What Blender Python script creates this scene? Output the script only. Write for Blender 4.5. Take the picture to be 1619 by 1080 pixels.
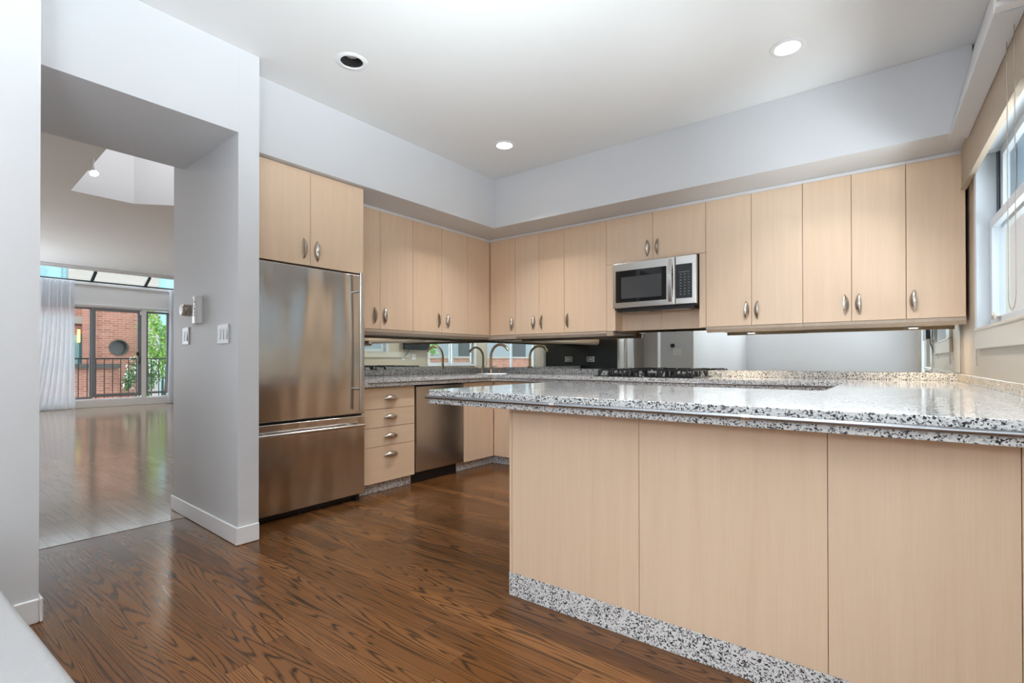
import bpy, bmesh, math, random
from mathutils import Vector, Matrix
rng = random.Random(7)
PI = math.pi
for o in list(bpy.data.objects): bpy.data.objects.remove(o)
S = bpy.context.scene
COL = S.collection

# ------------------------------------------------------------------ camera
cam = bpy.data.cameras.new('camera'); camo = bpy.data.objects.new('camera', cam); COL.objects.link(camo)
FPX = 795.0
cam.sensor_fit = 'HORIZONTAL'; cam.sensor_width = 36.0; cam.lens = FPX * 36.0 / 1619.0
cam.shift_y = (564.9 - 540.0) / 1619.0
YAW, PITCH, ROLL = -0.6559, 0.0056, -0.0011
fw = Vector((math.sin(YAW), math.cos(YAW), 0)); rt = Vector((math.cos(YAW), -math.sin(YAW), 0)); up = Vector((0, 0, 1))
fw2 = fw * math.cos(PITCH) + up * math.sin(PITCH); up2 = up * math.cos(PITCH) - fw * math.sin(PITCH)
rt3 = rt * math.cos(ROLL) + up2 * math.sin(ROLL); up3 = up2 * math.cos(ROLL) - rt * math.sin(ROLL)
m = Matrix((rt3, up3, -fw2)).transposed().to_4x4(); m.translation = Vector((3.9557, -4.6366, 1.0777))
camo.matrix_world = m; cam.clip_start = 0.02; cam.clip_end = 300
S.camera = camo

# ------------------------------------------------------------------ view, sky, daylight, fill lamps
S.view_settings.view_transform = 'Standard'; S.view_settings.look = 'None'
S.view_settings.gamma = 1.0; S.view_settings.use_curve_mapping = False
S.view_settings.exposure = 0.34
S.cycles.caustics_reflective = False; S.cycles.caustics_refractive = False
S.cycles.max_bounces = 14; S.cycles.diffuse_bounces = 6; S.cycles.glossy_bounces = 8; S.cycles.transparent_max_bounces = 24
W = bpy.data.worlds.new('overcast_sky'); S.world = W; W.use_nodes = True
bg = W.node_tree.nodes['Background']; bg.inputs['Color'].default_value = (0.80, 0.90, 1.0, 1); bg.inputs['Strength'].default_value = 3.4

CORNER = Vector((4.3, 0, 0)); PHI = math.radians(2.15)
RW = Matrix.Translation(CORNER) @ Matrix.Rotation(PHI, 4, 'Z') @ Matrix.Translation(-CORNER)

def area(name, loc, direction, sx, sy, power, color, shape='RECTANGLE', spread=PI):
    l = bpy.data.lights.new(name, 'AREA'); l.shape = shape; l.size = sx; l.size_y = sy
    l.energy = power; l.color = color; l.spread = spread
    o = bpy.data.objects.new(name, l); COL.objects.link(o); o.location = loc
    o.rotation_euler = Vector(direction).to_track_quat('-Z', 'Y').to_euler()
    return o
# fill lamps added at invented windows behind the camera; daylight down the skylight shaft
area('dining_fill', RW @ Vector((5.6, -6.3, 0.3)), (-1, 0.12, 0.8), 2.3, 1.4, 80, (0.84, 0.92, 1.0), spread=math.radians(100))
area('rear_fill', (3.0, -8.15, 2.32), (0, 1, 0.12), 3.4, 0.7, 26, (0.88, 0.94, 1.0))
# fill lamps added outside the kitchen-side windows, aimed up to brighten the ceiling
area('ceiling_fill_far', RW @ Vector((6.6, -5.0, -0.1)), (-1, 0.47, 0.79), 2.6, 1.6, 125, (0.84, 0.92, 1.0), spread=math.radians(80))
area('ceiling_fill_near', RW @ Vector((5.7, -4.0, 0.1)), (-1, 0.06, 0.85), 2.4, 1.4, 150, (0.84, 0.92, 1.0), spread=math.radians(88))
area('ceiling_fill_window', RW @ Vector((5.4, -1.6, 0.4)), (-1, -0.25, 0.95), 1.0, 1.0, 16, (0.86, 0.93, 1.0), spread=math.radians(80))
area('daylight_skylight', (-2.7, -2.45, 4.2), (0, 0, -1), 2.0, 1.2, 12, (0.95, 0.97, 1.0))
area('living_ceiling_fill', (-10.3, -4.9, 1.6), (1, 0.25, 1.0), 2.4, 2.2, 150, (0.86, 0.93, 1.0))  # fill lamp added inside the terrace glazing, aimed up at the living-room ceiling

# ------------------------------------------------------------------ node helpers and materials
class NT:
    def __init__(s, name):
        s.m = bpy.data.materials.new(name); s.m.use_nodes = True; s.t = s.m.node_tree; s.t.nodes.clear()
        s.out = s.t.nodes.new('ShaderNodeOutputMaterial')
    def n(s, kind, props=None, **inp):
        nd = s.t.nodes.new('ShaderNode' + kind)
        for k, v in (props or {}).items(): setattr(nd, k, v)
        for k, v in inp.items():
            key = int(k[1:]) if k[0] == '_' and k[1:].isdigit() else k.replace('_', ' ')
            s.set(nd.inputs[key], v)
        return nd
    def set(s, sock, v):
        if isinstance(v, bpy.types.NodeSocket): s.t.links.new(v, sock)
        elif isinstance(v, bpy.types.Node): s.t.links.new(v.outputs[0], sock)
        else:
            if isinstance(v, tuple) and len(v) == 3 and sock.type == 'RGBA': v = (*v, 1)
            sock.default_value = v
    def math(s, op, a, b=0.0, c=0.0):
        return s.n('Math', {'operation': op}, _0=a, _1=b, _2=c).outputs[0]
    def mix(s, f, a, b):
        nd = s.n('Mix', {'data_type': 'RGBA'}); s.set(nd.inputs[0], f); s.set(nd.inputs[6], a); s.set(nd.inputs[7], b); return nd.outputs[2]
    def ramp(s, f, stops):
        nd = s.n('ValToRGB', Fac=f); e = nd.color_ramp.elements
        while len(e) < len(stops): e.new(0.5)
        for el, (p, c) in zip(e, stops): el.position = p; el.color = (*c, 1) if len(c) == 3 else c
        return nd.outputs[0]
    def coord(s, which='Object'): return s.n('TexCoord').outputs[which]
    def map(s, vec, scale=(1, 1, 1), loc=(0, 0, 0)): return s.n('Mapping', Vector=vec, Scale=scale, Location=loc).outputs[0]
    def bsdf(s, **k):
        b = s.n('BsdfPrincipled', **k); s.t.links.new(b.outputs[0], s.out.inputs[0]); return b
    def bump(s, h, strength=0.2, dist=0.01): return s.n('Bump', Height=h, Strength=strength, Distance=dist).outputs[0]

def plain(name, col, rough=0.5, metal=0.0, noise=0.03, nscale=6.0, **k):
    t = NT(name); v = t.n('TexNoise', Vector=t.coord(), Scale=nscale, Detail=3.0).outputs[0]
    c = t.mix(v, tuple(max(0, x * (1 - noise)) for x in col), tuple(min(1, x * (1 + noise)) for x in col))
    t.bsdf(Base_Color=c, Roughness=rough, Metallic=metal, **k); return t.m

def painted(name, col, rough=0.55):
    t = NT(name); co = t.coord()
    v = t.n('TexNoise', Vector=co, Scale=1.5, Detail=2.0).outputs[0]
    c = t.mix(v, tuple(x * 0.985 for x in col), tuple(min(1, x * 1.015) for x in col))
    h = t.n('TexNoise', Vector=co, Scale=160.0, Detail=2.0).outputs[0]
    t.bsdf(Base_Color=c, Roughness=rough, Normal=t.bump(h, 0.06, 0.002)); return t.m

def maple(name, axis, lo, hi, rough=0.27):
    t = NT(name); r = t.n('ObjectInfo').outputs['Random']
    off = t.n('CombineXYZ', X=t.math('MULTIPLY', r, 31.0), Y=t.math('MULTIPLY', r, 17.0), Z=t.math('MULTIPLY', r, 7.0)).outputs[0]
    p = t.n('VectorMath', {'operation': 'ADD'}, _0=t.coord(), _1=off).outputs[0]
    sc = [26.0, 26.0, 26.0]; sc[axis] = 1.2; fs = [260.0, 260.0, 260.0]; fs[axis] = 5.0
    a = t.n('TexNoise', Vector=t.map(p, tuple(sc)), Scale=1.0, Detail=4.0, Distortion=0.3).outputs[0]
    b = t.n('TexNoise', Vector=t.map(p, tuple(fs)), Scale=1.0, Detail=2.0).outputs[0]
    g = t.math('ADD', t.math('MULTIPLY', a, 0.55), t.math('MULTIPLY', b, 0.45))
    c = t.ramp(g, [(0.30, lo), (0.70, hi)])
    tint = t.mix(r, (1.0, 0.965, 0.92), (1.0, 1.0, 1.0))
    mm = t.n('Mix', {'data_type': 'RGBA', 'blend_type': 'MULTIPLY'}); t.set(mm.inputs[0], 1.0); t.set(mm.inputs[6], c); t.set(mm.inputs[7], tint)
    t.bsdf(Base_Color=mm.outputs[2], Roughness=rough, Normal=t.bump(b, 0.03, 0.002)); return t.m

def oak(name, w, L, base_lo, base_hi, dark, grain_n, rough, grain_amt, seam=0.016, bump=0.12):
    t = NT(name); sp = t.n('SeparateXYZ', Vector=t.coord()); x, y = sp.outputs[0], sp.outputs[1]
    v = t.math('DIVIDE', y, w); row = t.math('FLOOR', v)
    r1 = t.n('TexWhiteNoise', {'noise_dimensions': '1D'}, W=row).outputs[0]
    u = t.math('DIVIDE', t.math('ADD', x, t.math('MULTIPLY', r1, 3.7)), L); colm = t.math('FLOOR', u)
    idn = t.n('TexWhiteNoise', {'noise_dimensions': '2D'}, Vector=t.n('CombineXYZ', X=row, Y=colm)).outputs[0]
    p = t.n('CombineXYZ', X=t.math('MULTIPLY_ADD', x, 0.55, t.math('MULTIPLY', idn, 37.0)),
            Y=t.math('MULTIPLY_ADD', y, 9.5, t.math('MULTIPLY', idn, 91.0)), Z=t.math('MULTIPLY', idn, 53.0)).outputs[0]
    n1 = t.n('TexNoise', Vector=p, Scale=1.0, Detail=1.2, Roughness=0.4, Distortion=0.22).outputs[0]
    rings = t.math('FRACT', t.math('MULTIPLY', n1, grain_n))
    tri = t.math('ABSOLUTE', t.math('MULTIPLY_ADD', rings, 2.0, -1.0))
    pf = t.n('CombineXYZ', X=t.math('MULTIPLY', x, 9.0), Y=t.math('MULTIPLY', y, 330.0), Z=idn).outputs[0]
    n2 = t.n('TexNoise', Vector=pf, Scale=1.0, Detail=2.0).outputs[0]
    pm = t.n('CombineXYZ', X=t.math('MULTIPLY', x, 30.0), Y=t.math('MULTIPLY', y, 60.0), Z=idn).outputs[0]
    n3 = t.n('TexNoise', Vector=pm, Scale=1.0, Detail=3.0).outputs[0]
    g = t.math('ADD', t.math('MULTIPLY', tri, 0.62), t.math('ADD', t.math('MULTIPLY', n2, 0.42), t.math('MULTIPLY', n3, 0.12)))
    gm = t.n('MapRange', Value=g, From_Min=0.63, From_Max=0.92, To_Min=0.0, To_Max=grain_amt).outputs[0]
    base = t.mix(idn, base_lo, base_hi)
    c = t.mix(gm, base, dark)
    fv = t.math('FRACT', v); fu = t.math('FRACT', u)
    sv = t.math('LESS_THAN', fv, seam); su = t.math('LESS_THAN', fu, seam * w / L)
    s_ = t.math('MAXIMUM', sv, su)
    c = t.mix(t.math('MULTIPLY', s_, 0.75), c, tuple(d * 0.6 for d in dark))
    h = t.math('SUBTRACT', t.math('MULTIPLY', n3, 0.5), t.math('ADD', t.math('MULTIPLY', gm, 0.35), t.math('MULTIPLY', s_, 1.0)))
    t.bsdf(Base_Color=c, Roughness=rough, Normal=t.bump(h, bump, 0.002), Specular_IOR_Level=0.36); return t.m

def granite_mat(name, tint=(1, 1, 1), rough=0.07):
    t = NT(name); co = t.coord()
    d = t.n('TexNoise', Vector=co, Scale=90.0, Detail=2.0).outputs['Color']
    p = t.n('VectorMath', {'operation': 'MULTIPLY_ADD'}, _0=d, _1=(0.006, 0.006, 0.006), _2=co).outputs[0]
    v1 = t.n('TexVoronoi', Vector=p, Scale=215.0).outputs['Color']
    a = t.n('SeparateColor', Color=v1).outputs[0]
    big = t.n('TexNoise', Vector=co, Scale=38.0, Detail=3.0).outputs[0]
    k = t.math('ADD', t.math('MULTIPLY', a, 0.85), t.math('MULTIPLY', big, 0.35))
    c = t.ramp(k, [(0.25, (0.03, 0.032, 0.037)), (0.35, (0.15, 0.152, 0.16)), (0.42, (0.40, 0.40, 0.41)), (0.50, (0.60, 0.60, 0.605)), (0.72, (0.80, 0.80, 0.79))])
    mm = t.n('Mix', {'data_type': 'RGBA', 'blend_type': 'MULTIPLY'}); t.set(mm.inputs[0], 1.0); t.set(mm.inputs[6], c); t.set(mm.inputs[7], tint)
    t.bsdf(Base_Color=mm.outputs[2], Roughness=rough, Specular_IOR_Level=0.5); return t.m

def steel(name, col, rough, axis=None, wavy=0.0, wscale=2.2):
    t = NT(name); co = t.coord()
    if axis is None: h = t.n('TexNoise', Vector=co, Scale=40.0).outputs[0]; nrm = t.bump(h, 0.01, 0.001)
    else:
        sc = [700.0, 700.0, 700.0]; sc[axis] = 8.0
        h = t.n('TexNoise', Vector=t.map(co, tuple(sc)), Scale=1.0, Detail=2.0).outputs[0]; nrm = t.bump(h, 0.05, 0.001)
    if wavy:
        w = t.n('TexNoise', Vector=t.map(co, (wscale, wscale * 1.6, wscale * 0.3)), Scale=1.0, Detail=1.0).outputs[0]
        nrm = t.n('Bump', Height=w, Strength=wavy, Distance=0.03, Normal=nrm).outputs[0]
    sm = t.n('TexNoise', Vector=co, Scale=5.0, Detail=4.0).outputs[0]
    rr = t.n('MapRange', Value=sm, From_Min=0.35, From_Max=0.75, To_Min=rough * 0.95, To_Max=rough * 1.06).outputs[0]
    t.bsdf(Base_Color=col, Metallic=1.0, Roughness=rr, Normal=nrm); return t.m

def glass_mat(name, col=(1, 1, 1), refl=0.10):
    t = NT(name); tr = t.n('BsdfTransparent', Color=col); gl = t.n('BsdfGlossy', Color=(1, 1, 1), Roughness=0.01)
    fa = t.n('LayerWeight', Blend=0.5).outputs['Facing']; f = t.math('MULTIPLY_ADD', t.math('POWER', fa, 5.0), 0.45, 0.03)
    mx = t.n('MixShader', _0=f, _1=tr, _2=gl); t.t.links.new(mx.outputs[0], t.out.inputs[0]); return t.m

def brick_mat(name, c1, c2, mort, axes):
    t = NT(name); sp = t.n('SeparateXYZ', Vector=t.coord())
    p = t.n('CombineXYZ', X=sp.outputs[axes], Y=sp.outputs[2]).outputs[0]
    b = t.n('TexBrick', Vector=p, Color1=c1, Color2=c2, Mortar=mort, Scale=1.0, Mortar_Size=0.008, Brick_Width=0.2, Row_Height=0.066)
    nz = t.n('TexNoise', Vector=t.coord(), Scale=4.0, Detail=4.0).outputs[0]
    c = t.mix(t.math('MULTIPLY', nz, 0.5), b.outputs[0], tuple(x * 0.6 for x in c1))
    t.bsdf(Base_Color=c, Roughness=0.9); return t.m

def emit(name, col, s):
    t = NT(name); e = t.n('Emission', Color=col, Strength=s); t.t.links.new(e.outputs[0], t.out.inputs[0]); return t.m

M = {}
M['wall'] = painted('wall_paint', (0.645, 0.655, 0.675))
M['ceil'] = painted('ceiling_paint', (0.80, 0.80, 0.795), 0.7)
M['beige'] = painted('beige_wall_paint', (0.50, 0.43, 0.345), 0.35)
M['cream'] = painted('cream_trim_paint', (0.58, 0.53, 0.46), 0.35)
M['trim'] = painted('white_trim_paint', (0.80, 0.80, 0.81), 0.35)
M['maple'] = maple('pale_maple_upright_grain', 2, (0.77, 0.58, 0.415), (0.83, 0.645, 0.48))
M['mapley'] = maple('pale_maple_drawer_grain', 1, (0.77, 0.575, 0.40), (0.83, 0.64, 0.47))
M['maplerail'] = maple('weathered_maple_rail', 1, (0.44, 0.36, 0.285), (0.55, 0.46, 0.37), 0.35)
M['floor'] = oak('dark_stained_oak', 0.086, 1.15, (0.115, 0.045, 0.0135), (0.20, 0.085, 0.028), (0.015, 0.0075, 0.0035), 27.0, 0.2, 0.95)
M['parq'] = oak('tan_oak_parquet', 0.11, 0.75, (0.27, 0.19, 0.125), (0.33, 0.24, 0.165), (0.15, 0.115, 0.075), 9.0, 0.12, 0.35, 0.02, 0.10)
M['granite'] = granite_mat('speckled_grey_granite')
M['steel'] = steel('brushed_stainless', (0.58, 0.56, 0.535), 0.19, 1, 0.9, 2.6)
M['steelv'] = steel('brushed_stainless_upright', (0.55, 0.52, 0.49), 0.24, 2, 0.0)
M['satin'] = steel('satin_steel', (0.66, 0.64, 0.61), 0.22)
M['edgesteel'] = steel('grey_steel_edge_rail', (0.40, 0.41, 0.43), 0.25)
M['nickel'] = steel('brushed_nickel_pull', (0.56, 0.50, 0.44), 0.26)
M['bronze'] = steel('brushed_bronze_nickel', (0.50, 0.40, 0.29), 0.25)
M['chrome'] = steel('polished_steel', (0.75, 0.75, 0.76), 0.1)
M['black'] = plain('black_plastic', (0.012, 0.012, 0.014), 0.4)
M['blackgloss'] = plain('black_glass', (0.006, 0.007, 0.009), 0.04)
M['darkpanel'] = plain('black_laminate', (0.012, 0.014, 0.016), 0.25)
M['iron'] = plain('black_cast_iron', (0.015, 0.016, 0.018), 0.5, nscale=80.0)
M['dark'] = plain('dark_gap', (0.03, 0.022, 0.016), 0.8)
M['ovenwin'] = plain('grey_oven_window', (0.075, 0.078, 0.082), 0.12)
M['white'] = plain('white_plastic', (0.78, 0.78, 0.77), 0.35)
M['plate'] = plain('pale_grey_wall_plate', (0.62, 0.63, 0.645), 0.4)
M['greyprint'] = plain('pale_print', (0.2, 0.23, 0.24), 0.5)
M['lcd'] = plain('grey_display', (0.11, 0.11, 0.10), 0.3)
M['alu'] = plain('grey_painted_aluminium', (0.21, 0.22, 0.24), 0.4)
M['vinyl'] = plain('white_window_vinyl', (0.58, 0.625, 0.67), 0.35)
M['liner'] = plain('dark_jamb_liner', (0.10, 0.12, 0.14), 0.5)
M['glass'] = glass_mat('window_glass', (0.96, 0.98, 0.97))
M['shade'] = plain('beige_shade_cloth', (0.42, 0.345, 0.27), 0.8, nscale=40)
M['mull'] = plain('dark_glazing_bar', (0.03, 0.033, 0.035), 0.5)
t = NT('mirror_silver'); t.bsdf(Base_Color=(0.84, 0.88, 0.855), Metallic=1.0, Roughness=0.012); M['mirror'] = t.m
M['lamp'] = emit('lamp_glow', (1.0, 0.96, 0.9), 14.0)
M['baffle'] = plain('black_ribbed_baffle', (0.02, 0.02, 0.02), 0.35)
M['brick'] = brick_mat('red_brick', (0.33, 0.115, 0.07), (0.46, 0.19, 0.12), (0.42, 0.33, 0.28), 1)
M['stone'] = plain('dark_weathered_stone', (0.085, 0.075, 0.065), 0.9, noise=0.3)
M['lime'] = plain('pale_limestone', (0.36, 0.315, 0.275), 0.9, noise=0.06, nscale=1.0)
M['teal'] = plain('pale_teal_glass', (0.24, 0.42, 0.42), 0.4, noise=0.12, nscale=0.7)
M['teald'] = plain('dark_teal_paint', (0.05, 0.13, 0.14), 0.4)
M['rail'] = plain('dark_green_iron', (0.02, 0.032, 0.028), 0.5)
M['leaf'] = plain('bright_green_leaf', (0.22, 0.40, 0.07), 0.6, noise=0.4, nscale=9)
M['leafd'] = plain('mid_green_leaf', (0.09, 0.20, 0.055), 0.6, noise=0.4, nscale=9)
M['petal'] = plain('white_petal', (0.85, 0.85, 0.8), 0.6)
M['bark'] = plain('grey_bark', (0.10, 0.075, 0.055), 0.9, noise=0.3, nscale=20)
M['deck'] = plain('grey_paving', (0.30, 0.29, 0.28), 0.9, noise=0.15)
M['render'] = plain('pale_render', (0.34, 0.31, 0.30), 0.9)
M['greyrender'] = plain('grey_render', (0.27, 0.285, 0.30), 0.9)
M['siding'] = plain('slate_siding', (0.10, 0.14, 0.17), 0.7, noise=0.1)
M['amber'] = emit('amber_lantern_glow', (1.0, 0.72, 0.25), 2.2)
t = NT('light_grey_upholstery'); co = t.coord()
wv = t.n('TexWave', {'bands_direction': 'DIAGONAL'}, Vector=co, Scale=60.0, Distortion=0.6).outputs['Fac']
t.bsdf(Base_Color=t.mix(wv, (0.29, 0.29, 0.295), (0.34, 0.34, 0.34)), Roughness=0.9, Normal=t.bump(wv, 0.25, 0.002)); M['fabric'] = t.m
t = NT('sheer_curtain_voile'); df = t.n('BsdfDiffuse', Color=(0.80, 0.81, 0.84)); tl = t.n('BsdfTranslucent', Color=(0.86, 0.87, 0.90)); tp = t.n('BsdfTransparent')
a = t.n('MixShader', _0=0.5, _1=df, _2=tl); b = t.n('MixShader', _0=0.16, _1=a, _2=tp); t.t.links.new(b.outputs[0], t.out.inputs[0]); M['sheer'] = t.m

# ------------------------------------------------------------------ mesh helpers
class MB:
    def __init__(s): s.b = bmesh.new()
    def box(s, x0, x1, y0, y1, z0, z1):
        x0, x1 = min(x0, x1), max(x0, x1); y0, y1 = min(y0, y1), max(y0, y1); z0, z1 = min(z0, z1), max(z0, z1)
        v = [s.b.verts.new(p) for p in ((x0, y0, z0), (x1, y0, z0), (x1, y1, z0), (x0, y1, z0), (x0, y0, z1), (x1, y0, z1), (x1, y1, z1), (x0, y1, z1))]
        for f in ((3, 2, 1, 0), (4, 5, 6, 7), (0, 1, 5, 4), (1, 2, 6, 5), (2, 3, 7, 6), (3, 0, 4, 7)): s.b.faces.new([v[i] for i in f])
        return s
    def prism(s, pts, d):
        d = Vector(d); a = [s.b.verts.new(p) for p in pts]; b = [s.b.verts.new(Vector(p) + d) for p in pts]; n = len(a)
        s.b.faces.new(a[::-1]); s.b.faces.new(b)
        for i in range(n): s.b.faces.new((a[i], a[(i + 1) % n], b[(i + 1) % n], b[i]))
        return s
    def tube(s, path, r, n=12, caps=True):
        path = [Vector(p) for p in path]; rs = r if isinstance(r, (list, tuple)) else [r] * len(path); rings = []
        ref = None
        for i, p in enumerate(path):
            d = (path[min(i + 1, len(path) - 1)] - path[max(i - 1, 0)]).normalized()
            if ref is None: ref = Vector((0, 0, 1)) if abs(d.z) < 0.9 else Vector((1, 0, 0))
            a = (ref - d * ref.dot(d)).normalized(); ref = a; c = d.cross(a)
            rings.append([s.b.verts.new(p + (a * math.cos(2 * PI * k / n) + c * math.sin(2 * PI * k / n)) * rs[i]) for k in range(n)])
        for a, b in zip(rings, rings[1:]):
            for k in range(n): s.b.faces.new((a[k], a[(k + 1) % n], b[(k + 1) % n], b[k]))
        if caps: s.b.faces.new(rings[0][::-1]); s.b.faces.new(rings[-1])
        return s
    def lathe(s, prof, c, axis='Z', n=32, close=False, caps=True):
        ax = {'Z': (Vector((1, 0, 0)), Vector((0, 1, 0)), Vector((0, 0, 1))), 'Y': (Vector((1, 0, 0)), Vector((0, 0, 1)), Vector((0, -1, 0))), 'X': (Vector((0, 1, 0)), Vector((0, 0, 1)), Vector((1, 0, 0)))}[axis]
        c = Vector(c); rings = []
        for r, h in prof:
            rings.append([s.b.verts.new(c + (ax[0] * math.cos(2 * PI * k / n) + ax[1] * math.sin(2 * PI * k / n)) * max(r, 1e-5) + ax[2] * h) for k in range(n)])
        prs = list(zip(rings, rings[1:])) + ([(rings[-1], rings[0])] if close else [])
        for a, b in prs:
            for k in range(n): s.b.faces.new((a[k], a[(k + 1) % n], b[(k + 1) % n], b[k]))
        if not close and caps:
            if prof[0][0] > 1e-4: s.b.faces.new(rings[0][::-1])
            if prof[-1][0] > 1e-4: s.b.faces.new(rings[-1])
        return s
    def grid(s, fn, nu, nv):
        g = [[s.b.verts.new(fn(i / nu, j / nv)) for j in range(nv + 1)] for i in range(nu + 1)]
        for i in range(nu):
            for j in range(nv): s.b.faces.new((g[i][j], g[i + 1][j], g[i + 1][j + 1], g[i][j + 1]))
        return s
    def plate(s, loops, z0, z1):
        """flat slab from an outline and hole loops"""
        es = []; 
        for L in loops:
            vs = [s.b.verts.new((x, y, z0)) for x, y in L]
            for i in range(len(vs)): es.append(s.b.edges.new((vs[i], vs[(i + 1) % len(vs)])))
        r = bmesh.ops.triangle_fill(s.b, use_beauty=True, use_dissolve=False, edges=es)
        if z1 != z0:
            fs = [f for f in r['geom'] if isinstance(f, bmesh.types.BMFace)]
            e = bmesh.ops.extrude_face_region(s.b, geom=fs)
            bmesh.ops.translate(s.b, vec=(0, 0, z1 - z0), verts=[v for v in e['geom'] if isinstance(v, bmesh.types.BMVert)])
        return s

def props(o, label=None, cat=None, group=None, kind=None):
    if label: o['label'] = label
    if cat: o['category'] = cat
    if group: o['group'] = group
    if kind: o['kind'] = kind
    return o

def mesh_obj(name, mb, mat, origin=(0, 0, 0), bevel=0.0, smooth=False, seg=2, recalc=True):
    if recalc: bmesh.ops.recalc_face_normals(mb.b, faces=mb.b.faces)
    bmesh.ops.translate(mb.b, vec=-Vector(origin), verts=mb.b.verts)
    me = bpy.data.meshes.new(name); mb.b.to_mesh(me); mb.b.free(); me.materials.append(mat)
    if smooth:
        me.shade_smooth()
        try: me.set_sharp_from_angle(angle=math.radians(40))
        except Exception: pass
    o = bpy.data.objects.new(name, me); COL.objects.link(o)
    if bevel:
        bv = o.modifiers.new('bevel', 'BEVEL'); bv.width = bevel; bv.segments = seg; bv.limit_method = 'ANGLE'; bv.angle_limit = math.radians(45)
        bv.harden_normals = True
        if not smooth: me.shade_smooth()
    return o

class Thing:
    """an Empty at a thing's base that parents its parts; right=True puts it on the slightly skewed right wall"""
    def __init__(s, name, loc, label=None, cat=None, group=None, kind=None, right=False, rz=0.0):
        s.loc = Vector(loc); s.e = bpy.data.objects.new(name, None); COL.objects.link(s.e); s.e.empty_display_size = 0.05
        if right: s.e.location = RW @ s.loc; s.e.rotation_euler = (0, 0, PHI + rz)
        else: s.e.location = s.loc; s.e.rotation_euler = (0, 0, rz)
        props(s.e, label, cat, group, kind)
    def part(s, name, mb, mat, parent=None, bevel=0.0, smooth=False, label=None, seg=2, recalc=True):
        o = mesh_obj(name, mb, mat, s.loc, bevel, smooth, seg, recalc); o.parent = parent or s.e
        if label: o['label'] = label
        return o

def single(name, mb, mat, label, cat, group=None, kind=None, loc=None, bevel=0.0, smooth=False, right=False, seg=2):
    bmesh.ops.recalc_face_normals(mb.b, faces=mb.b.faces)
    if loc is None:
        c = [v.co for v in mb.b.verts]; loc = (sum(p.x for p in c) / len(c), sum(p.y for p in c) / len(c), min(p.z for p in c))
    o = mesh_obj(name, mb, mat, loc, bevel, smooth, seg)
    if right: o.location = RW @ Vector(loc); o.rotation_euler = (0, 0, PHI)
    else: o.location = Vector(loc)
    return props(o, label, cat, group, kind)

def struct(name, mb, mat, label=None, bevel=0.0, right=False, smooth=False):
    return single(name, mb, mat, label, None, None, 'structure', (0, 0, 0) if not right else (4.3, 0, 0), bevel, smooth, right)

def copy_tree(o, parent=None):
    c = o.copy(); COL.objects.link(c)
    if parent is not None: c.parent = parent
    for ch in list(o.children): copy_tree(ch, c)
    return c

# ------------------------------------------------------------------ the setting
ZC, ZS = 2.9075, 2.4151
LIGHTS = [(1.302, -1.29), (3.446, -1.325), (1.308, -2.802), (3.42, -2.80), (1.9, -5.0), (3.6, -5.2), (1.9, -7.0), (3.6, -7.0)]
struct('floor_kitchen', MB().box(0.07, 4.9, -8.2, 0.15, -0.05, 0.0), M['floor'], 'dark stained oak strip floor of the kitchen')
struct('floor_living', MB().box(-10.8, -0.04, -6.6, 2.1, -0.05, 0.0), M['parq'], 'tan glossy oak floor of the living room')
struct('trim_floor', MB().box(-0.04, 0.07, -8.2, 0.15, -0.05, 0.002), M['parq'], 'flat oak saddle between the two floors')
def circle(cx, cy, r, n=36): return [(cx + r * math.cos(2 * PI * k / n), cy + r * math.sin(2 * PI * k / n)) for k in range(n)]
cl = MB().plate([[(0.0, -8.2), (4.9, -8.2), (4.9, 0.15), (0.0, 0.15)]] + [circle(x, y, 0.068) for x, y in LIGHTS], ZC, ZC)
struct('ceiling_kitchen', cl, M['ceil'], 'flat white kitchen ceiling')
struct('wall_back', MB().box(-0.2, 4.41, 0.0, 0.15, 0, 3.2), M['wall'])
struct('wall_left', MB().prism([(0.0, 0.15, 0), (-0.2157, 0.15, 0), (-0.2157, -3.17, 0), (0, -3.17, 0)], (0, 0, 3.2)), M['wall'])
struct('wall_pillar', MB().prism([(0.9, -3.287, 0), (0.9, -3.1657, 0), (-0.2157, -3.1657, 0), (-0.2157, -3.243, 0)], (0, 0, 3.2)), M['wall'], 'white wall end beside the refrigerator')
struct('wall_header', MB().box(0.0, 0.8995, -4.18, -3.25, 2.4126, 3.2), M['wall'], 'deep white header over the opening')
struct('wall_near', MB().box(0.0, 1.14, -8.2, -4.18, 0, 3.2), M['wall'], 'white wall end at the left edge')
# rear wall with an opening for the added strip window
def wall_y(y0, y1, x0, x1, z1, holes):
    mb = MB(); x = x0
    for a, b, c, d in holes:
        mb.box(x, a, y0, y1, 0, z1); mb.box(a, b, y0, y1, 0, c); mb.box(a, b, y0, y1, d, z1); x = b
    mb.box(x, x1, y0, y1, 0, z1); return mb
def wall_x(x0, x1, y0, y1, z1, holes):
    mb = MB(); y = y0
    for a, b, c, d in holes:
        mb.box(x0, x1, y, a, 0, z1); mb.box(x0, x1, a, b, 0, c); mb.box(x0, x1, a, b, d, z1); y = b
    mb.box(x0, x1, y, y1, 0, z1); return mb
struct('wall_rear', wall_y(-8.2, -8.0, 1.14, 5.0, 3.2, [(1.25, 4.75, 1.95, 2.7)]), M['wall'])
struct('wall_right', wall_x(4.3, 4.42, -2.1, 0.0, 3.2, [(-1.95, -0.75, 1.25, 2.30)]), M['beige'], 'beige right wall with the windows', right=True)
struct('wall_right_dining', wall_x(4.3, 4.42, -8.6, -2.1, 3.2, [(-7.6, -5.3, 0.55, 2.55), (-4.75, -3.2, 0.97, 2.3)]), M['beige'], 'beige right wall of the dining end', right=True)
struct('wall_living_left', MB().box(-10.8, 0.0, -6.8, -6.6, 0, 4.6), M['wall'])
struct('wall_living_right', MB().box(-10.8, -0.2, 2.1, 2.3, 0, 4.6), M['wall'])
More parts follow.
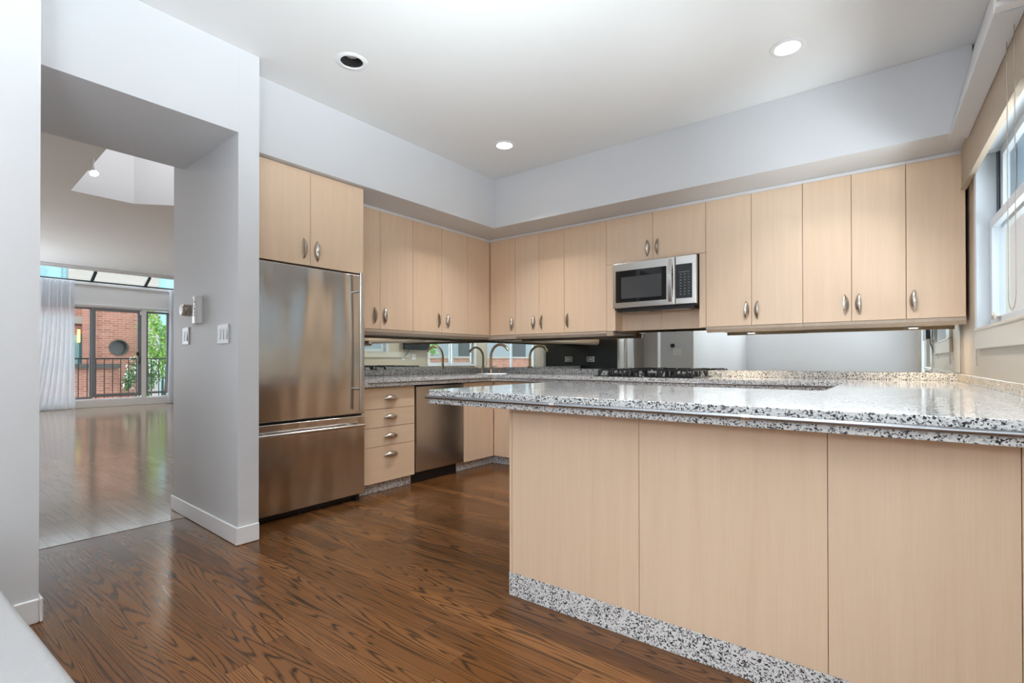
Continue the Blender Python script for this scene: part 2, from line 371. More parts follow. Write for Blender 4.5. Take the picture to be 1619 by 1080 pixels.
struct('wall_living_near', MB().box(-0.2157, -0.2, 0.15, 2.1, 0, 3.2), M['wall'])
struct('wall_living_back', MB().box(-0.2, 0.0, -6.6, -4.18, 0, 3.2), M['wall'])
ZL = 3.15
hole = [(-1.5, -3.20), (-4.03, -3.068), (-4.05, -2.423), (-3.713, -2.06), (-3.36, -1.7), (-1.5, -1.7)]
struct('ceiling_living', MB().plate([[(-10.3, -6.6), (0.0, -6.6), (0.0, 2.1), (-10.3, 2.1)], hole], ZL, ZL), M['ceil'])
sh = MB(); vb = [sh.b.verts.new((x, y, ZL)) for x, y in hole]; vt = [sh.b.verts.new((x, y, ZL + 1.2)) for x, y in hole]
for i in range(6): sh.b.faces.new((vb[i], vb[(i + 1) % 6], vt[(i + 1) % 6], vt[i]))
sh.b.faces.new(vt)
struct('ceiling_skylight_shaft', sh, M['trim'], 'white angled skylight shaft in the living-room ceiling')
# far wall of the living room: sill, header, posts, returns
XW = -10.69
fwm = MB()
fwm.box(XW - 0.12, XW, -6.6, -6.0, 0, 2.87); fwm.box(XW - 0.12, XW, -3.0, -2.75, 0, 2.87); fwm.box(XW - 0.12, XW, 0.17, 2.1, 0, 2.87)
fwm.box(XW - 0.12, XW, -6.0, -3.0, 0, 0.19); fwm.box(XW - 0.12, XW, -6.0, -3.0, 2.3, 2.87)
fwm.box(XW - 0.12, XW, -2.75, 0.17, 0, 0.19); fwm.box(XW - 0.12, XW, -2.75, 0.17, 2.31, 2.87)
struct('wall_living_far', fwm, M['trim'], 'white window wall at the far end of the living room')
struct('trim_far_sill', MB().box(XW, XW + 0.05, -2.75, 2.1, 0.0, 0.17).box(XW, XW + 0.03, -2.75, 2.1, 2.33, 2.37).box(XW, XW + 0.04, -6.5, 2.1, 2.80, 2.86), M['trim'], bevel=0.006)
struct('trim_living_beam', MB().box(-10.36, -10.3, -6.6, 2.1, 3.085, 3.25).box(-10.3, -10.22, -6.6, 2.1, 3.12, 3.15), M['trim'])
t1 = Thing('window_1', (XW, -2.0, 2.87), 'sloped strip of glazing above the far window wall', None, None, 'structure')
t1.part('glazing_bar', MB().box(XW - 0.02, XW + 0.02, -6.5, 2.1, 2.872, 2.90), M['mull'])
for yy in (-5.4, -4.4, -3.4, -2.4, -1.39, -0.36, 0.66, 1.7):
    t1.part('glazing_bar', MB().prism([(XW, yy - 0.03, 2.90), (XW, yy + 0.03, 2.90), (-10.36, yy + 0.03, 3.085), (-10.36, yy - 0.03, 3.085)], (0, 0, -0.03)), M['mull'])
t1.part('pane', MB().prism([(XW - 0.01, -6.5, 2.905), (XW - 0.01, 2.1, 2.905), (-10.35, 2.1, 3.09), (-10.35, -6.5, 3.09)], (0, 0, 0.006)), M['glass'])

def framed(th, y0, y1, z0, z1, x, w, d, mat, name='frame'):
    mb = MB().box(x - d, x, y0, y0 + w, z0, z1).box(x - d, x, y1 - w, y1, z0, z1).box(x - d, x, y0 + w, y1 - w, z0, z0 + w).box(x - d, x, y0 + w, y1 - w, z1 - w, z1)
    f = th.part(name, mb, mat)
    th.part('pane', MB().box(x - d / 2 - 0.003, x - d / 2 + 0.003, y0 + w, y1 - w, z0 + w, z1 - w), M['glass'], f)
    return f
d1 = Thing('door_1', (XW, -1.3, 0.19), 'grey aluminium sliding terrace door with fixed side panes', None, None, 'structure')
framed(d1, -2.74, -1.36, 0.20, 2.30, XW - 0.05, 0.045, 0.05, M['alu'])
fr = framed(d1, -1.385, -0.43, 0.23, 2.30, XW - 0.0, 0.075, 0.05, M['alu'], 'sliding_sash')
framed(d1, -0.335, 0.165, 0.26, 2.29, XW - 0.03, 0.05, 0.05, M['alu'])
d1.part('post', MB().box(XW - 0.08, XW + 0.02, -0.43, -0.335, 0.19, 2.31), M['trim'])
d1.part('handle', MB().tube([(XW, -0.475, 1.0), (XW + 0.04, -0.475, 1.01), (XW + 0.05, -0.475, 1.08), (XW + 0.04, -0.475, 1.15), (XW, -0.475, 1.16)], 0.012, 8), M['black'], fr, smooth=True)
d1.part('latch', MB().box(XW, XW + 0.03, -0.53, -0.485, 1.19, 1.28), M['black'], fr)
d1.part('sensor', MB().box(XW + 0.02, XW + 0.04, -0.47, -0.415, 2.18, 2.27), M['white'])
framed(d1, -5.99, -3.01, 0.2, 2.29, XW - 0.04, 0.05, 0.05, M['alu'])

# soffits, beam
struct('trim_1', MB().box(0.0, 0.7056, -3.1655, 0.0, ZS, ZC - 0.001), M['wall'], 'dropped white soffit over the refrigerator wall')
struct('trim_2', MB().box(0.7056, 4.30, -0.7092, 0.0, ZS, ZC - 0.001), M['wall'], 'dropped white soffit over the cooktop wall')
struct('trim_3', MB().prism([(4.165, -0.7095, 2.366), (4.252, -0.7095, 2.366), (4.299, -0.7095, 2.45), (4.299, -0.7095, ZC - 0.002), (4.285, -0.7095, ZC - 0.002)], (0, -1.33, 0)), M['wall'], 'slanted white beam over the kitchen window', right=True)
struct('trim_4', MB().box(4.165, 4.60, -2.09, -2.042, 2.372, ZC - 0.002).box(4.165, 4.2, -3.2, -2.09, 2.39, ZC - 0.002), M['trim'], 'white boxed end of the beam', right=True)
# baseboards
def skirt(path, name):
    mb = MB()
    for (x0, x1, y0, y1) in path: mb.box(x0, x1, y0, y1, 0.0, 0.10)
    return struct(name, mb, M['trim'], bevel=0.008)
bb = MB().prism([(0.913, -3.300, 0.001), (0.913, -3.1657, 0.001), (0.9, -3.1657, 0.001), (0.9, -3.287, 0.001), (-0.2157, -3.243, 0.001), (-0.2287, -3.2557, 0.001)], (0, 0, 0.105))
struct('baseboard_pillar', bb, M['trim'], bevel=0.006)
skirt([(1.14, 1.153, -8.0, -4.18), (0.0, 1.153, -4.18, -4.167)], 'baseboard_near')
skirt([(1.153, 4.4, -8.0, -7.987)], 'baseboard_rear')

# ------------------------------------------------------------------ cup pulls
def pull_mesh():
    mb = MB(); L = 0.075; R = 0.027; nu, nv = 20, 7
    def pt(i, j, off):
        u = -1 + 2 * i / nu; r = R * max(0.0, 1 - u * u) ** 0.85 + 0.0015 + off; th = math.radians(102) * j / nv
        return Vector((u * L, -r * math.sin(th) * 1.05, r * math.cos(th)))
    mb.grid(lambda a, b: pt(a * nu, b * nv, 0.0), nu, nv); mb.grid(lambda a, b: pt(a * nu, b * nv, -0.0014), nu, nv)
    bmesh.ops.recalc_face_normals(mb.b, faces=mb.b.faces)
    me = bpy.data.meshes.new('cup_pull'); mb.b.to_mesh(me); mb.b.free(); me.materials.append(M['nickel']); me.shade_smooth(); return me
PULL = pull_mesh()
def pull(door, th, pos, face, dome):
    """face: outward normal; dome: direction the closed dome looks"""
    f, dm = Vector(face), Vector(dome); out = -f; ln = out.cross(dm)
    mt = Matrix((ln, out, dm)).transposed().to_4x4(); mt.translation = Vector(pos) - th.loc
    o = bpy.data.objects.new('handle', PULL); COL.objects.link(o); o.parent = door; o.matrix_local = mt
    o['label'] = 'brushed nickel cup pull'; return o
G = 0.0016
def door_left(th, xf, y0, y1, z0, z1, mat='maple', name='door', th_=0.02):
    return th.part(name, MB().box(xf - th_, xf, y0 + G, y1 - G, z0 + G, z1 - G), M[mat], bevel=0.0012)
def door_back(th, yf, x0, x1, z0, z1, mat='maple', name='door'):
    return th.part(name, MB().box(x0 + G, x1 - G, yf, yf + 0.02, z0 + G, z1 - G), M[mat], bevel=0.0012)

# ------------------------------------------------------------------ upper cabinets
ZD, ZT, XU, YU = 1.3492, 2.402, 0.349, -0.3529
def upper_left(y0, y1, label, doors, pulls, rail=True):
    th = Thing('wall_cabinet', (0.17, (y0 + y1) / 2, ZD), label, 'cabinet', 'maple wall cabinets')
    th.part('body', MB().box(0.003, XU - 0.0205, y0 + 0.0005, y1 - 0.0005, ZD + 0.001, ZT), M['maple'])
    th.part('cornice', MB().box(XU - 0.02, XU - 0.002, y0, y1, ZT - 0.012, ZS - 0.002), M['trim'])
    ds = [door_left(th, XU, a, b, ZD, ZT - 0.012) for a, b in doors]
    for i, y, s in pulls: pull(ds[i], th, (XU, y, 1.468), (1, 0, 0), (0, s, 0))
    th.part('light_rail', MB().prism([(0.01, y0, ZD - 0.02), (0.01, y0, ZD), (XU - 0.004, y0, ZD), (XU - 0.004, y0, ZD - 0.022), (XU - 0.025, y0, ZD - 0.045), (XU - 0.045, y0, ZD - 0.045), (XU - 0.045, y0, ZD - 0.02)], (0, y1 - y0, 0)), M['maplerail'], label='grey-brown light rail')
    return th
upper_left(-2.235, -1.4700, 'pale maple wall cabinet right beside the tall stainless refrigerator', [(-2.235, -1.846), (-1.846, -1.47)], [(0, -1.908, 1), (1, -1.793, -1)])
upper_left(-1.4695, -0.7185, 'pale maple wall cabinet second from the refrigerator, over the sink run', [(-1.47, -1.095), (-1.095, -0.718)], [(0, -1.144, 1), (1, -1.012, -1)])
# corner unit
th = Thing('wall_cabinet', (0.17, -0.17, ZD), 'pale maple L-shaped corner wall cabinet above the faucet', 'cabinet', 'maple wall cabinets')
th.part('body', MB().prism([(0.003, -0.003, ZD + 0.001), (0.7025, -0.003, ZD + 0.001), (0.7025, YU + 0.0205, ZD + 0.001), (XU - 0.0205, YU + 0.0205, ZD + 0.001), (XU - 0.0205, -0.718, ZD + 0.001), (0.003, -0.718, ZD + 0.001)], (0, 0, ZT - ZD - 0.001)), M['maple'])
th.part('cornice', MB().prism([(XU - 0.02, -0.718, ZT - 0.012), (XU - 0.002, -0.718, ZT - 0.012), (XU - 0.002, YU + 0.002, ZT - 0.012), (0.7025, YU + 0.002, ZT - 0.012), (0.7025, YU + 0.02, ZT - 0.012), (XU - 0.02, YU + 0.02, ZT - 0.012)], (0, 0, ZS - ZT + 0.010)), M['trim'])
door_left(th, XU, -0.718, -0.358, ZD, ZT - 0.012, 'maple')
dr = door_back(th, YU, 0.354, 0.703, ZD, ZT - 0.012)
pull(dr, th, (0.656, YU, 1.468), (0, -1, 0), (1, 0, 0))
lr = MB().prism([(0.01, -0.718, ZD - 0.02), (0.01, -0.718, ZD), (XU - 0.004, -0.718, ZD), (XU - 0.004, -0.718, ZD - 0.022), (XU - 0.025, -0.718, ZD - 0.045), (XU - 0.045, -0.718, ZD - 0.045), (XU - 0.045, -0.718, ZD - 0.02)], (0, 0.365, 0))
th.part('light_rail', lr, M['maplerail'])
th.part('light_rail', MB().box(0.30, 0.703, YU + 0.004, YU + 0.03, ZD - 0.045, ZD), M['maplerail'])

def upper_back(x0, x1, label, doors, pulls, z0=ZD, rail=True, body=True):
    th = Thing('wall_cabinet', ((x0 + x1) / 2, -0.17, z0), label, 'cabinet', 'maple wall cabinets')
    if body: th.part('body', MB().box(x0 + 0.0005, x1 - 0.0005, YU + 0.0205, -0.003, z0 + 0.001, ZT), M['maple'])
    th.part('cornice', MB().box(x0, x1, YU + 0.002, YU + 0.02, ZT - 0.012, ZS - 0.002), M['trim'])
    ds = [door_back(th, YU, a, b, z0, ZT - 0.012) for a, b in doors]
    for i, x, s in pulls: pull(ds[i], th, (x, YU, z0 + 0.119 if z0 == ZD else 2.075), (0, -1, 0), (s, 0, 0))
    if rail:
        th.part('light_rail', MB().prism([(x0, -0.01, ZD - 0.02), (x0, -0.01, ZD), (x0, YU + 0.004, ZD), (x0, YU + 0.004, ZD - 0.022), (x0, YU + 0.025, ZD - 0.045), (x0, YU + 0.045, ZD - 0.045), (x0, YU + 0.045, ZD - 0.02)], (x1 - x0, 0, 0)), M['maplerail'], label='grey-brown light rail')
    return th
upper_back(0.7035, 1.3155, 'pale maple two-door wall cabinet just right of the corner one', [(0.703, 1.009), (1.009, 1.316)], [(0, 0.938, 1), (1, 1.05, -1)])
upper_back(1.3165, 1.7805, 'pale maple single-door wall cabinet just left of the microwave', [(1.316, 1.781)], [(0, 1.359, -1)])
th = upper_back(1.7815, 2.6885, 'short pale maple two-door wall cabinet directly above the microwave', [(1.781, 2.232), (2.232, 2.689)], [(0, 2.18, 1), (1, 2.279, -1)], 1.967, False)
th.part('side_filler', MB().box(1.7826, 1.871, YU, YU + 0.02, ZD, 1.9655).box(1.853, 1.871, YU + 0.02, -0.205, ZD, 1.9655), M['maple'])
th.part('side_filler', MB().box(2.636, 2.6874, YU, YU + 0.02, ZD, 1.9655).box(2.636, 2.654, YU + 0.02, -0.205, ZD, 1.9655), M['maple'])
th.part('back_panel', MB().box(1.8715, 2.2515, -0.205, -0.19, ZD + 0.003, 1.6), M['maple'])
th.part('back_panel', MB().box(2.2535, 2.6355, -0.205, -0.19, ZD + 0.003, 1.6), M['maple'])
th.part('light_rail', MB().box(1.782, 1.845, YU + 0.004, YU + 0.03, ZD - 0.045, ZD - 0.001), M['maplerail'])
upper_back(2.6895, 3.3895, 'pale maple two-door wall cabinet just right of the microwave', [(2.689, 3.038), (3.038, 3.39)], [(0, 2.995, 1), (1, 3.083, -1)])
upper_back(3.3905, 3.9955, 'pale maple two-door wall cabinet second from the window wall', [(3.39, 3.692), (3.692, 3.996)], [(0, 3.649, 1), (1, 3.738, -1)])
upper_back(3.9965, 4.296, 'pale maple single-door wall cabinet at the window wall', [(3.996, 4.296)], [(0, 4.04, -1)])
# over the refrigerator
XO = 0.656
th = Thing('wall_cabinet', (0.33, -2.69, 1.745), 'deep pale maple two-door cabinet above the refrigerator', 'cabinet', 'maple wall cabinets')
th.part('body', MB().box(0.003, XO - 0.0205, -3.155, -2.2425, 1.7455, ZT + 0.008), M['maple'])
da = door_left(th, XO, -3.155, -2.688, 1.7445, ZT + 0.009); db = door_left(th, XO, -2.688, -2.2425, 1.7445, ZT + 0.009)
pull(da, th, (XO, -2.741, 1.862), (1, 0, 0), (0, 1, 0)); pull(db, th, (XO, -2.634, 1.855), (1, 0, 0), (0, -1, 0))
single('end_panel', MB().box(0.003, 0.64, -2.2418, -2.2362, 0.94, ZT), M['darkpanel'], 'black side panel between the refrigerator and the counter', 'panel')

# ------------------------------------------------------------------ refrigerator
XF = 0.675
th = Thing('refrigerator', (0.34, -2.7, 0.0), 'tall stainless steel refrigerator with bottom freezer drawer', 'refrigerator')
th.part('body', MB().box(0.02, XF - 0.045, -3.150, -2.247, 0.055, 1.738), M['black'])
fd = th.part('door', MB().box(XF - 0.042, XF, -3.153, -2.2445, 0.668, 1.731), M['steel'], bevel=0.006, seg=3)
fz = th.part('freezer_drawer', MB().box(XF - 0.042, XF, -3.153, -2.2445, 0.052, 0.652), M['steel'], bevel=0.006, seg=3)
th.part('handle', MB().tube([(XF + 0.055, -2.318, 0.70), (XF + 0.055, -2.318, 1.742)], 0.0125, 16).tube([(XF, -2.318, 1.60), (XF + 0.055, -2.318, 1.60)], 0.009, 12).tube([(XF, -2.318, 0.86), (XF + 0.055, -2.318, 0.86)], 0.009, 12), M['satin'], fd, smooth=True, label='upright satin steel bar handle')
th.part('handle', MB().tube([(XF + 0.055, -3.10, 0.586), (XF + 0.055, -2.285, 0.586)], 0.0115, 16).tube([(XF, -3.02, 0.586), (XF + 0.055, -3.02, 0.586)], 0.009, 12).tube([(XF, -2.37, 0.586), (XF + 0.055, -2.37, 0.586)], 0.009, 12), M['satin'], fz, smooth=True, label='level satin steel bar handle')
th.part('toe_grille', MB().box(XF - 0.09, XF - 0.06, -3.14, -2.30, 0.006, 0.055), M['black'])
for yy in (-3.11, -2.285): th.part('foot', MB().lathe([(0.02, 0.0), (0.02, 0.012), (0.013, 0.014), (0.013, 0.06)], (XF - 0.035, yy, 0.0)), M['black'], smooth=True)

# ------------------------------------------------------------------ base cabinets, left run
XB, XPL, YB, ZCB, ZTP = 0.621, 0.570, -0.617, 0.8636, 0.93
th = Thing('base_cabinet', (0.3, -1.96, 0), 'pale maple base cabinet of four drawers beside the refrigerator', 'cabinet', 'maple base cabinets')
th.part('body', MB().box(0.02, XB - 0.0205, -2.2335, -1.692, 0.086, ZCB - 0.003), M['maple'])
for z0, z1, zh in ((0.682, 0.857, 0.762), (0.532, 0.682, 0.609), (0.379, 0.532, 0.452), (0.0865, 0.379, 0.300)):
    d = door_left(th, XB, -2.2335, -1.6905, z0, z1, 'mapley', 'drawer'); pull(d, th, (XB, -1.948, zh), (1, 0, 0), (0, 0, 1))
th.part('plinth', MB().box(0.05, XPL, -2.2335, -1.692, 0.001, 0.0855), M['granite'], label='speckled granite plinth')
th = Thing('dishwasher', (0.3, -1.37, 0), 'stainless steel dishwasher under the counter beside the drawers', 'dishwasher')
th.part('body', MB().box(0.03, XB - 0.03, -1.680, -1.078, 0.10, ZCB - 0.006), M['black'])
th.part('door', MB().box(XB - 0.028, XB + 0.003, -1.674, -1.072, 0.098, 0.848), M['steelv'], bevel=0.004, seg=3)
th.part('toe_kick', MB().box(0.05, XPL - 0.005, -1.688, -1.121, 0.001, 0.096), M['black'])
th = Thing('base_cabinet', (0.3, -0.5, 0), 'pale maple corner base cabinet under the sink', 'cabinet', 'maple base cabinets')
door_left(th, XB, -1.068, -0.619, 0.0865, 0.857)
db = door_back(th, YB, 0.623, 1.08, 0.0865, 0.857)
th.part('plinth', MB().prism([(0.05, -1.119, 0.001), (XPL, -1.119, 0.001), (XPL, -0.564, 0.001), (1.08, -0.564, 0.001), (1.08, -0.05, 0.001), (0.05, -0.05, 0.001)], (0, 0, 0.0845)), M['granite'], label='speckled granite plinth')
th.part('side_panel', MB().box(0.02, XB - 0.021, -1.068, -1.05, 0.0865, 0.86), M['maple'])
th.part('side_panel', MB().box(1.062, 1.0795, YB + 0.021, -0.02, 0.0865, 0.86), M['maple'])
def base_back(x0, x1, label, doors, black=False):
    th = Thing('base_cabinet' if not black else 'trash_compactor', ((x0 + x1) / 2, -0.3, 0), label, 'cabinet' if not black else 'appliance', 'maple base cabinets' if not black else None)
    th.part('body', MB().box(x0 + 0.001, x1 - 0.001, YB + 0.0205, -0.02, 0.086, ZCB - 0.003), M['maple'] if not black else M['black'])
    for a, b in doors: door_back(th, YB, a, b, 0.0865, 0.857, 'maple' if not black else 'blackgloss', 'door' if not black else 'front_panel')
    th.part('plinth', MB().box(x0, x1, -0.564, -0.05, 0.001, 0.0855), M['granite'] if not black else M['black'])
base_back(1.081, 1.452, 'black fronted appliance under the back counter left of the cooktop', [(1.081, 1.452)], True)
base_back(1.4535, 2.70, 'pale maple base cabinet under the black cooktop', [(1.4535, 1.752), (1.752, 2.23), (2.23, 2.70)])
base_back(2.7015, 3.70, 'pale maple base cabinet right of the cooktop behind the peninsula', [(2.7015, 3.2), (3.2, 3.70)])
# right leg
th = Thing('base_cabinet', (4.0, -1.2, 0), 'pale maple base cabinet under the window counter', 'cabinet', 'maple base cabinets')
th.part('body', MB().box(3.7255, 4.285, -1.86, -0.62, 0.086, ZCB - 0.003), M['maple'])
for a, b in ((-1.86, -1.45), (-1.45, -1.03), (-1.03, -0.62)):
    th.part('door', MB().box(3.705, 3.725, a + G, b - G, 0.0865, 0.857), M['maple'], bevel=0.0012)
th.part('plinth', MB().box(3.755, 4.28, -1.86, -0.62, 0.001, 0.0855), M['granite'])
# peninsula
XQ, YQ = 2.532, -2.8073
th = Thing('peninsula_cabinet', (3.45, -2.4, 0), 'pale maple panelled peninsula under the long granite worktop', 'cabinet')
th.part('body', MB().box(2.548, 4.36, YQ + 0.0225, -1.93, 0.02, ZCB - 0.004), M['maple'])
th.part('end_panel', MB().box(XQ, 2.5465, YQ, -1.92, 0.105, ZCB - 0.003), M['maple'], bevel=0.001)
for a, b in ((2.5475, 3.162), (3.162, 3.779), (3.779, 4.205), (4.205, 4.36)):
    th.part('panel', MB().box(a + 0.0009, b - 0.0009, YQ, YQ + 0.02, 0.105, ZCB - 0.003), M['maple'], bevel=0.0007)
th.part('plinth', MB().box(XQ - 0.0005, 4.36, YQ - 0.002, -1.96, 0.001, 0.104), M['granite'], bevel=0.001, label='tall speckled granite plinth')

# ------------------------------------------------------------------ worktop
XI = 3.675
def arc(cx, cy, r, a0, a1, n=6): return [(cx + r * math.cos(math.radians(a0 + (a1 - a0) * k / n)), cy + r * math.sin(math.radians(a0 + (a1 - a0) * k / n))) for k in range(n + 1)]
YF, XE, YI = -2.9128, 2.088, -1.845
outline = [(0.003, -0.003), (0.003, -2.2355), (0.656, -2.2355), (0.656, -0.70), (0.70, -0.656), (XI - 0.05, -0.656), (XI, -0.706), (XI, YI + 0.05), (XI - 0.05, YI), (XE + 0.03, YI)]
outline += arc(XE + 0.03, YI - 0.03, 0.03, 90, 180, 4)[1:] + arc(XE + 0.03, YF + 0.03, 0.03, 180, 270, 4)
outline += [(4.403, YF), (4.296, -0.003)]
d45 = math.sqrt(0.5)
def diag(cx, cy, a, b): # a along (1,-1), b along (1,1)
    return (cx + (a + b) * d45, cy + (-a + b) * d45)
sinkc = (0.530, -0.523); hw, hl = 0.122, 0.20
def sink_loop(sc, n=5):
    pts = []
    for (sa, sb, a0) in ((1, 1, 0), (-1, 1, 90), (-1, -1, 180), (1, -1, 270)):
        r = 0.05
        for k in range(n + 1):
            an = math.radians(a0 + 90 * k / n)
            a = sa * (hw - r) + r * math.cos(an); b = sb * (hl - r) + r * math.sin(an)
            pts.append(diag(sinkc[0], sinkc[1], a * sc, b * sc))
    return pts
th = Thing('granite_worktop', (2.2, -1.5, ZCB), 'U-shaped polished speckled grey granite worktop running round onto the peninsula', 'worktop')
slab = MB().plate([outline, sink_loop(1.0)], ZCB, ZTP)
sl = th.part('slab', slab, M['granite'], bevel=0.014, seg=4)
sl.modifiers['bevel'].angle_limit = math.radians(60)
# low upstands
th.part('upstand', MB().box(0.003, 0.022, -2.2355, -0.003, ZTP + 0.0005, 0.985), M['granite'], bevel=0.002)
th.part('upstand', MB().box(0.0225, 4.29, -0.022, -0.003, ZTP + 0.0005, 0.985), M['granite'], bevel=0.002)
M['granitew'] = granite_mat('warm_lit_granite', (0.86, 0.72, 0.54), 0.2)  # worktop granite again, the tint puts warm light into its colour
us = MB().prism([(4.276, -0.023, ZTP + 0.0005), (4.297, -0.023, ZTP + 0.0005), (4.4055, YF, ZTP + 0.0005), (4.385, YF, ZTP + 0.0005)], (0, 0, 0.05))
th.part('upstand', us, M['granitew'], bevel=0.003, label='granite upstand under the window, warm light in its tint')
# steel strip let into the worktop edge
def strip(path, r=0.0085): return MB().tube(path, r, 10)
zs_ = 0.8965; o_ = 0.004
th.part('edge_rail', strip([(XE + 0.06, YI + o_, zs_), (XE + 0.01, YI + o_, zs_), (XE - 0.012, YI - 0.02, zs_), (XE - 0.014, YI - 0.06, zs_), (XE - 0.014, YF + 0.07, zs_), (XE - 0.012, YF + 0.02, zs_), (XE + 0.012, YF - 0.011, zs_), (XE + 0.05, YF - 0.012, zs_), (4.40, YF - 0.012, zs_)]), M['edgesteel'], smooth=True, label='satin steel rail along the worktop edge')
th.part('edge_rail', strip([(0.656 + o_, -2.20, zs_), (0.656 + o_, -0.70, zs_), (0.70, -0.656 - o_, zs_), (XI - 0.05, -0.656 - o_, zs_), (XI - o_, -0.706, zs_), (XI - o_, YI + 0.05, zs_)], 0.006), M['edgesteel'], smooth=True, label='satin steel rail along the worktop edge')
for xx in (2.845, 3.572):
    th.part('rail_joint', MB().tube([(xx - 0.012, YF - 0.012, zs_), (xx + 0.012, YF - 0.012, zs_)], 0.0115, 12), M['chrome'], smooth=True)
# sink
th = Thing('sink', (sinkc[0], sinkc[1], 0.74), 'stainless corner sink set in the granite worktop below the faucet', 'sink')
lp = [sink_loop(s) for s in (1.06, 0.985, 0.94, 0.90)]; zz = (ZTP + 0.002, ZTP + 0.003, ZTP - 0.02, 0.76)
mb = MB(); rings = [[mb.b.verts.new((x, y, z)) for x, y in L] for L, z in zip(lp, zz)]
for a, b in zip(rings, rings[1:]):
    for k in range(len(a)): mb.b.faces.new((a[k], a[(k + 1) % len(a)], b[(k + 1) % len(a)], b[k]))
mb.b.faces.new(rings[-1]); th.part('basin', mb, M['chrome'], smooth=True)
th.part('drain', MB().lathe([(0.0, 0.003), (0.03, 0.003), (0.04, 0.0)], (sinkc[0], sinkc[1], 0.761)), M['satin'], smooth=True)
# faucet
fb = Vector((0.382, -0.375, ZTP + 0.001))
th = Thing('faucet', fb, 'bronze-nickel gooseneck faucet with two lever handles in the counter corner', 'faucet')
path = [fb + Vector((0, 0, h)) for h in (0.0, 0.07, 0.14, 0.180)]; dirv = Vector((0.999, -0.04, 0)); R_ = 0.135
for k in range(1, 12):
    an = math.radians(180 - 148 * k / 11); path.append(fb + Vector((0, 0, 0.180)) + dirv * (R_ + R_ * math.cos(an)) + Vector((0, 0, R_ * math.sin(an))))
th.part('spout', MB().tube(path, [0.015] * 4 + [0.0145] * 10 + [0.0125], 14), M['bronze'], smooth=True)
th.part('base', MB().lathe([(0.029, 0), (0.029, 0.006), (0.021, 0.014), (0.016, 0.05), (0.020, 0.056), (0.020, 0.068), (0.014, 0.075)], fb), M['bronze'], smooth=True)
for s in (-1, 1):
    c = fb + Vector((d45, d45, 0)) * (0.098 * s)
    hb = th.part('handle', MB().lathe([(0.025, 0), (0.025, 0.006), (0.016, 0.014), (0.014, 0.038), (0.018, 0.044), (0.018, 0.056), (0.008, 0.062)], c), M['bronze'], smooth=True)
    dv = Vector((d45, d45, 0)) * s
    th.part('lever', MB().tube([c + Vector((0, 0, 0.054)), c + dv * 0.03 + Vector((0, 0, 0.062)), c + dv * 0.085 + Vector((0, 0, 0.068))], [0.008, 0.0065, 0.005], 10), M['bronze'], hb, smooth=True)
# cooktop
cx0, cx1, cy0, cy1, cz = 1.765, 2.655, -0.575, -0.075, ZTP + 0.001
th = Thing('cooktop', (2.2, -0.32, ZTP), 'black gas cooktop with cast iron grates let into the back counter', 'cooktop')
th.part('plate', MB().box(cx0, cx1, cy0, cy1, cz, cz + 0.008), M['blackgloss'], bevel=0.003)
burn = [(cx0 + 0.16, cy0 + 0.13), (cx0 + 0.16, cy1 - 0.12), (cx0 + 0.445, cy0 + 0.25), (cx1 - 0.16, cy0 + 0.13), (cx1 - 0.16, cy1 - 0.12)]
for bx, by in burn:
    b_ = th.part('burner', MB().lathe([(0.055, 0), (0.055, 0.010), (0.04, 0.016), (0.0, 0.017)], (bx, by, cz + 0.008)), M['iron'], smooth=True)
    th.part('burner_cap', MB().lathe([(0.032, 0), (0.035, 0.006), (0.0, 0.008)], (bx, by, cz + 0.025)), M['satin'], b_, smooth=True)
def grate(x0, x1, y0, y1, centres):
    mb = MB(); zt = cz + 0.066; zb = cz + 0.0085; w = 0.006
    for xx in (x0 + w, x1 - w):
        mb.box(xx - w, xx + w, y0 + 0.03, y1 - 0.03, zt - 0.016, zt - 0.004)
        for yy in (y0 + 0.03, (y0 + y1) / 2, y1 - 0.03): mb.prism([(xx - w, yy - 0.016, zb), (xx - w, yy + 0.016, zb), (xx - w, yy + 0.008, zt - 0.016), (xx - w, yy - 0.008, zt - 0.016)], (2 * w, 0, 0))
    for bx, by in centres:
        for k in range(4):
            an = PI / 4 + k * PI / 2; d_ = Vector((math.cos(an), math.sin(an), 0)); n = Vector((-d_.y, d_.x, 0)) * 0.0058; c0 = Vector((bx, by, 0))
            rr_ = 0.165 if len(centres) == 2 else 0.16
            prof = [(rr_, zb), (rr_ - 0.016, zb), (rr_ - 0.034, zt - 0.016), (0.03, zt - 0.016), (0.022, zt), (rr_ - 0.022, zt)]
            mb.prism([c0 + d_ * r + n + Vector((0, 0, z)) for r, z in prof], -2 * n)
    return mb
for x0, x1, cs in ((cx0 + 0.02, cx0 + 0.30, burn[:2]), (cx0 + 0.31, cx1 - 0.31, [burn[2]]), (cx1 - 0.30, cx1 - 0.02, burn[3:])):
    th.part('grate', grate(x0, x1, cy0 + 0.02, cy1 - 0.02, cs), M['iron'], bevel=0.002)
for k in range(5):
    th.part('knob', MB().lathe([(0.017, 0), (0.017, 0.018), (0.014, 0.022), (0.0, 0.022)], (2.21 - 0.12 + k * 0.06, cy0 + 0.045 - (0.0), cz + 0.008)), M['black'], smooth=True)

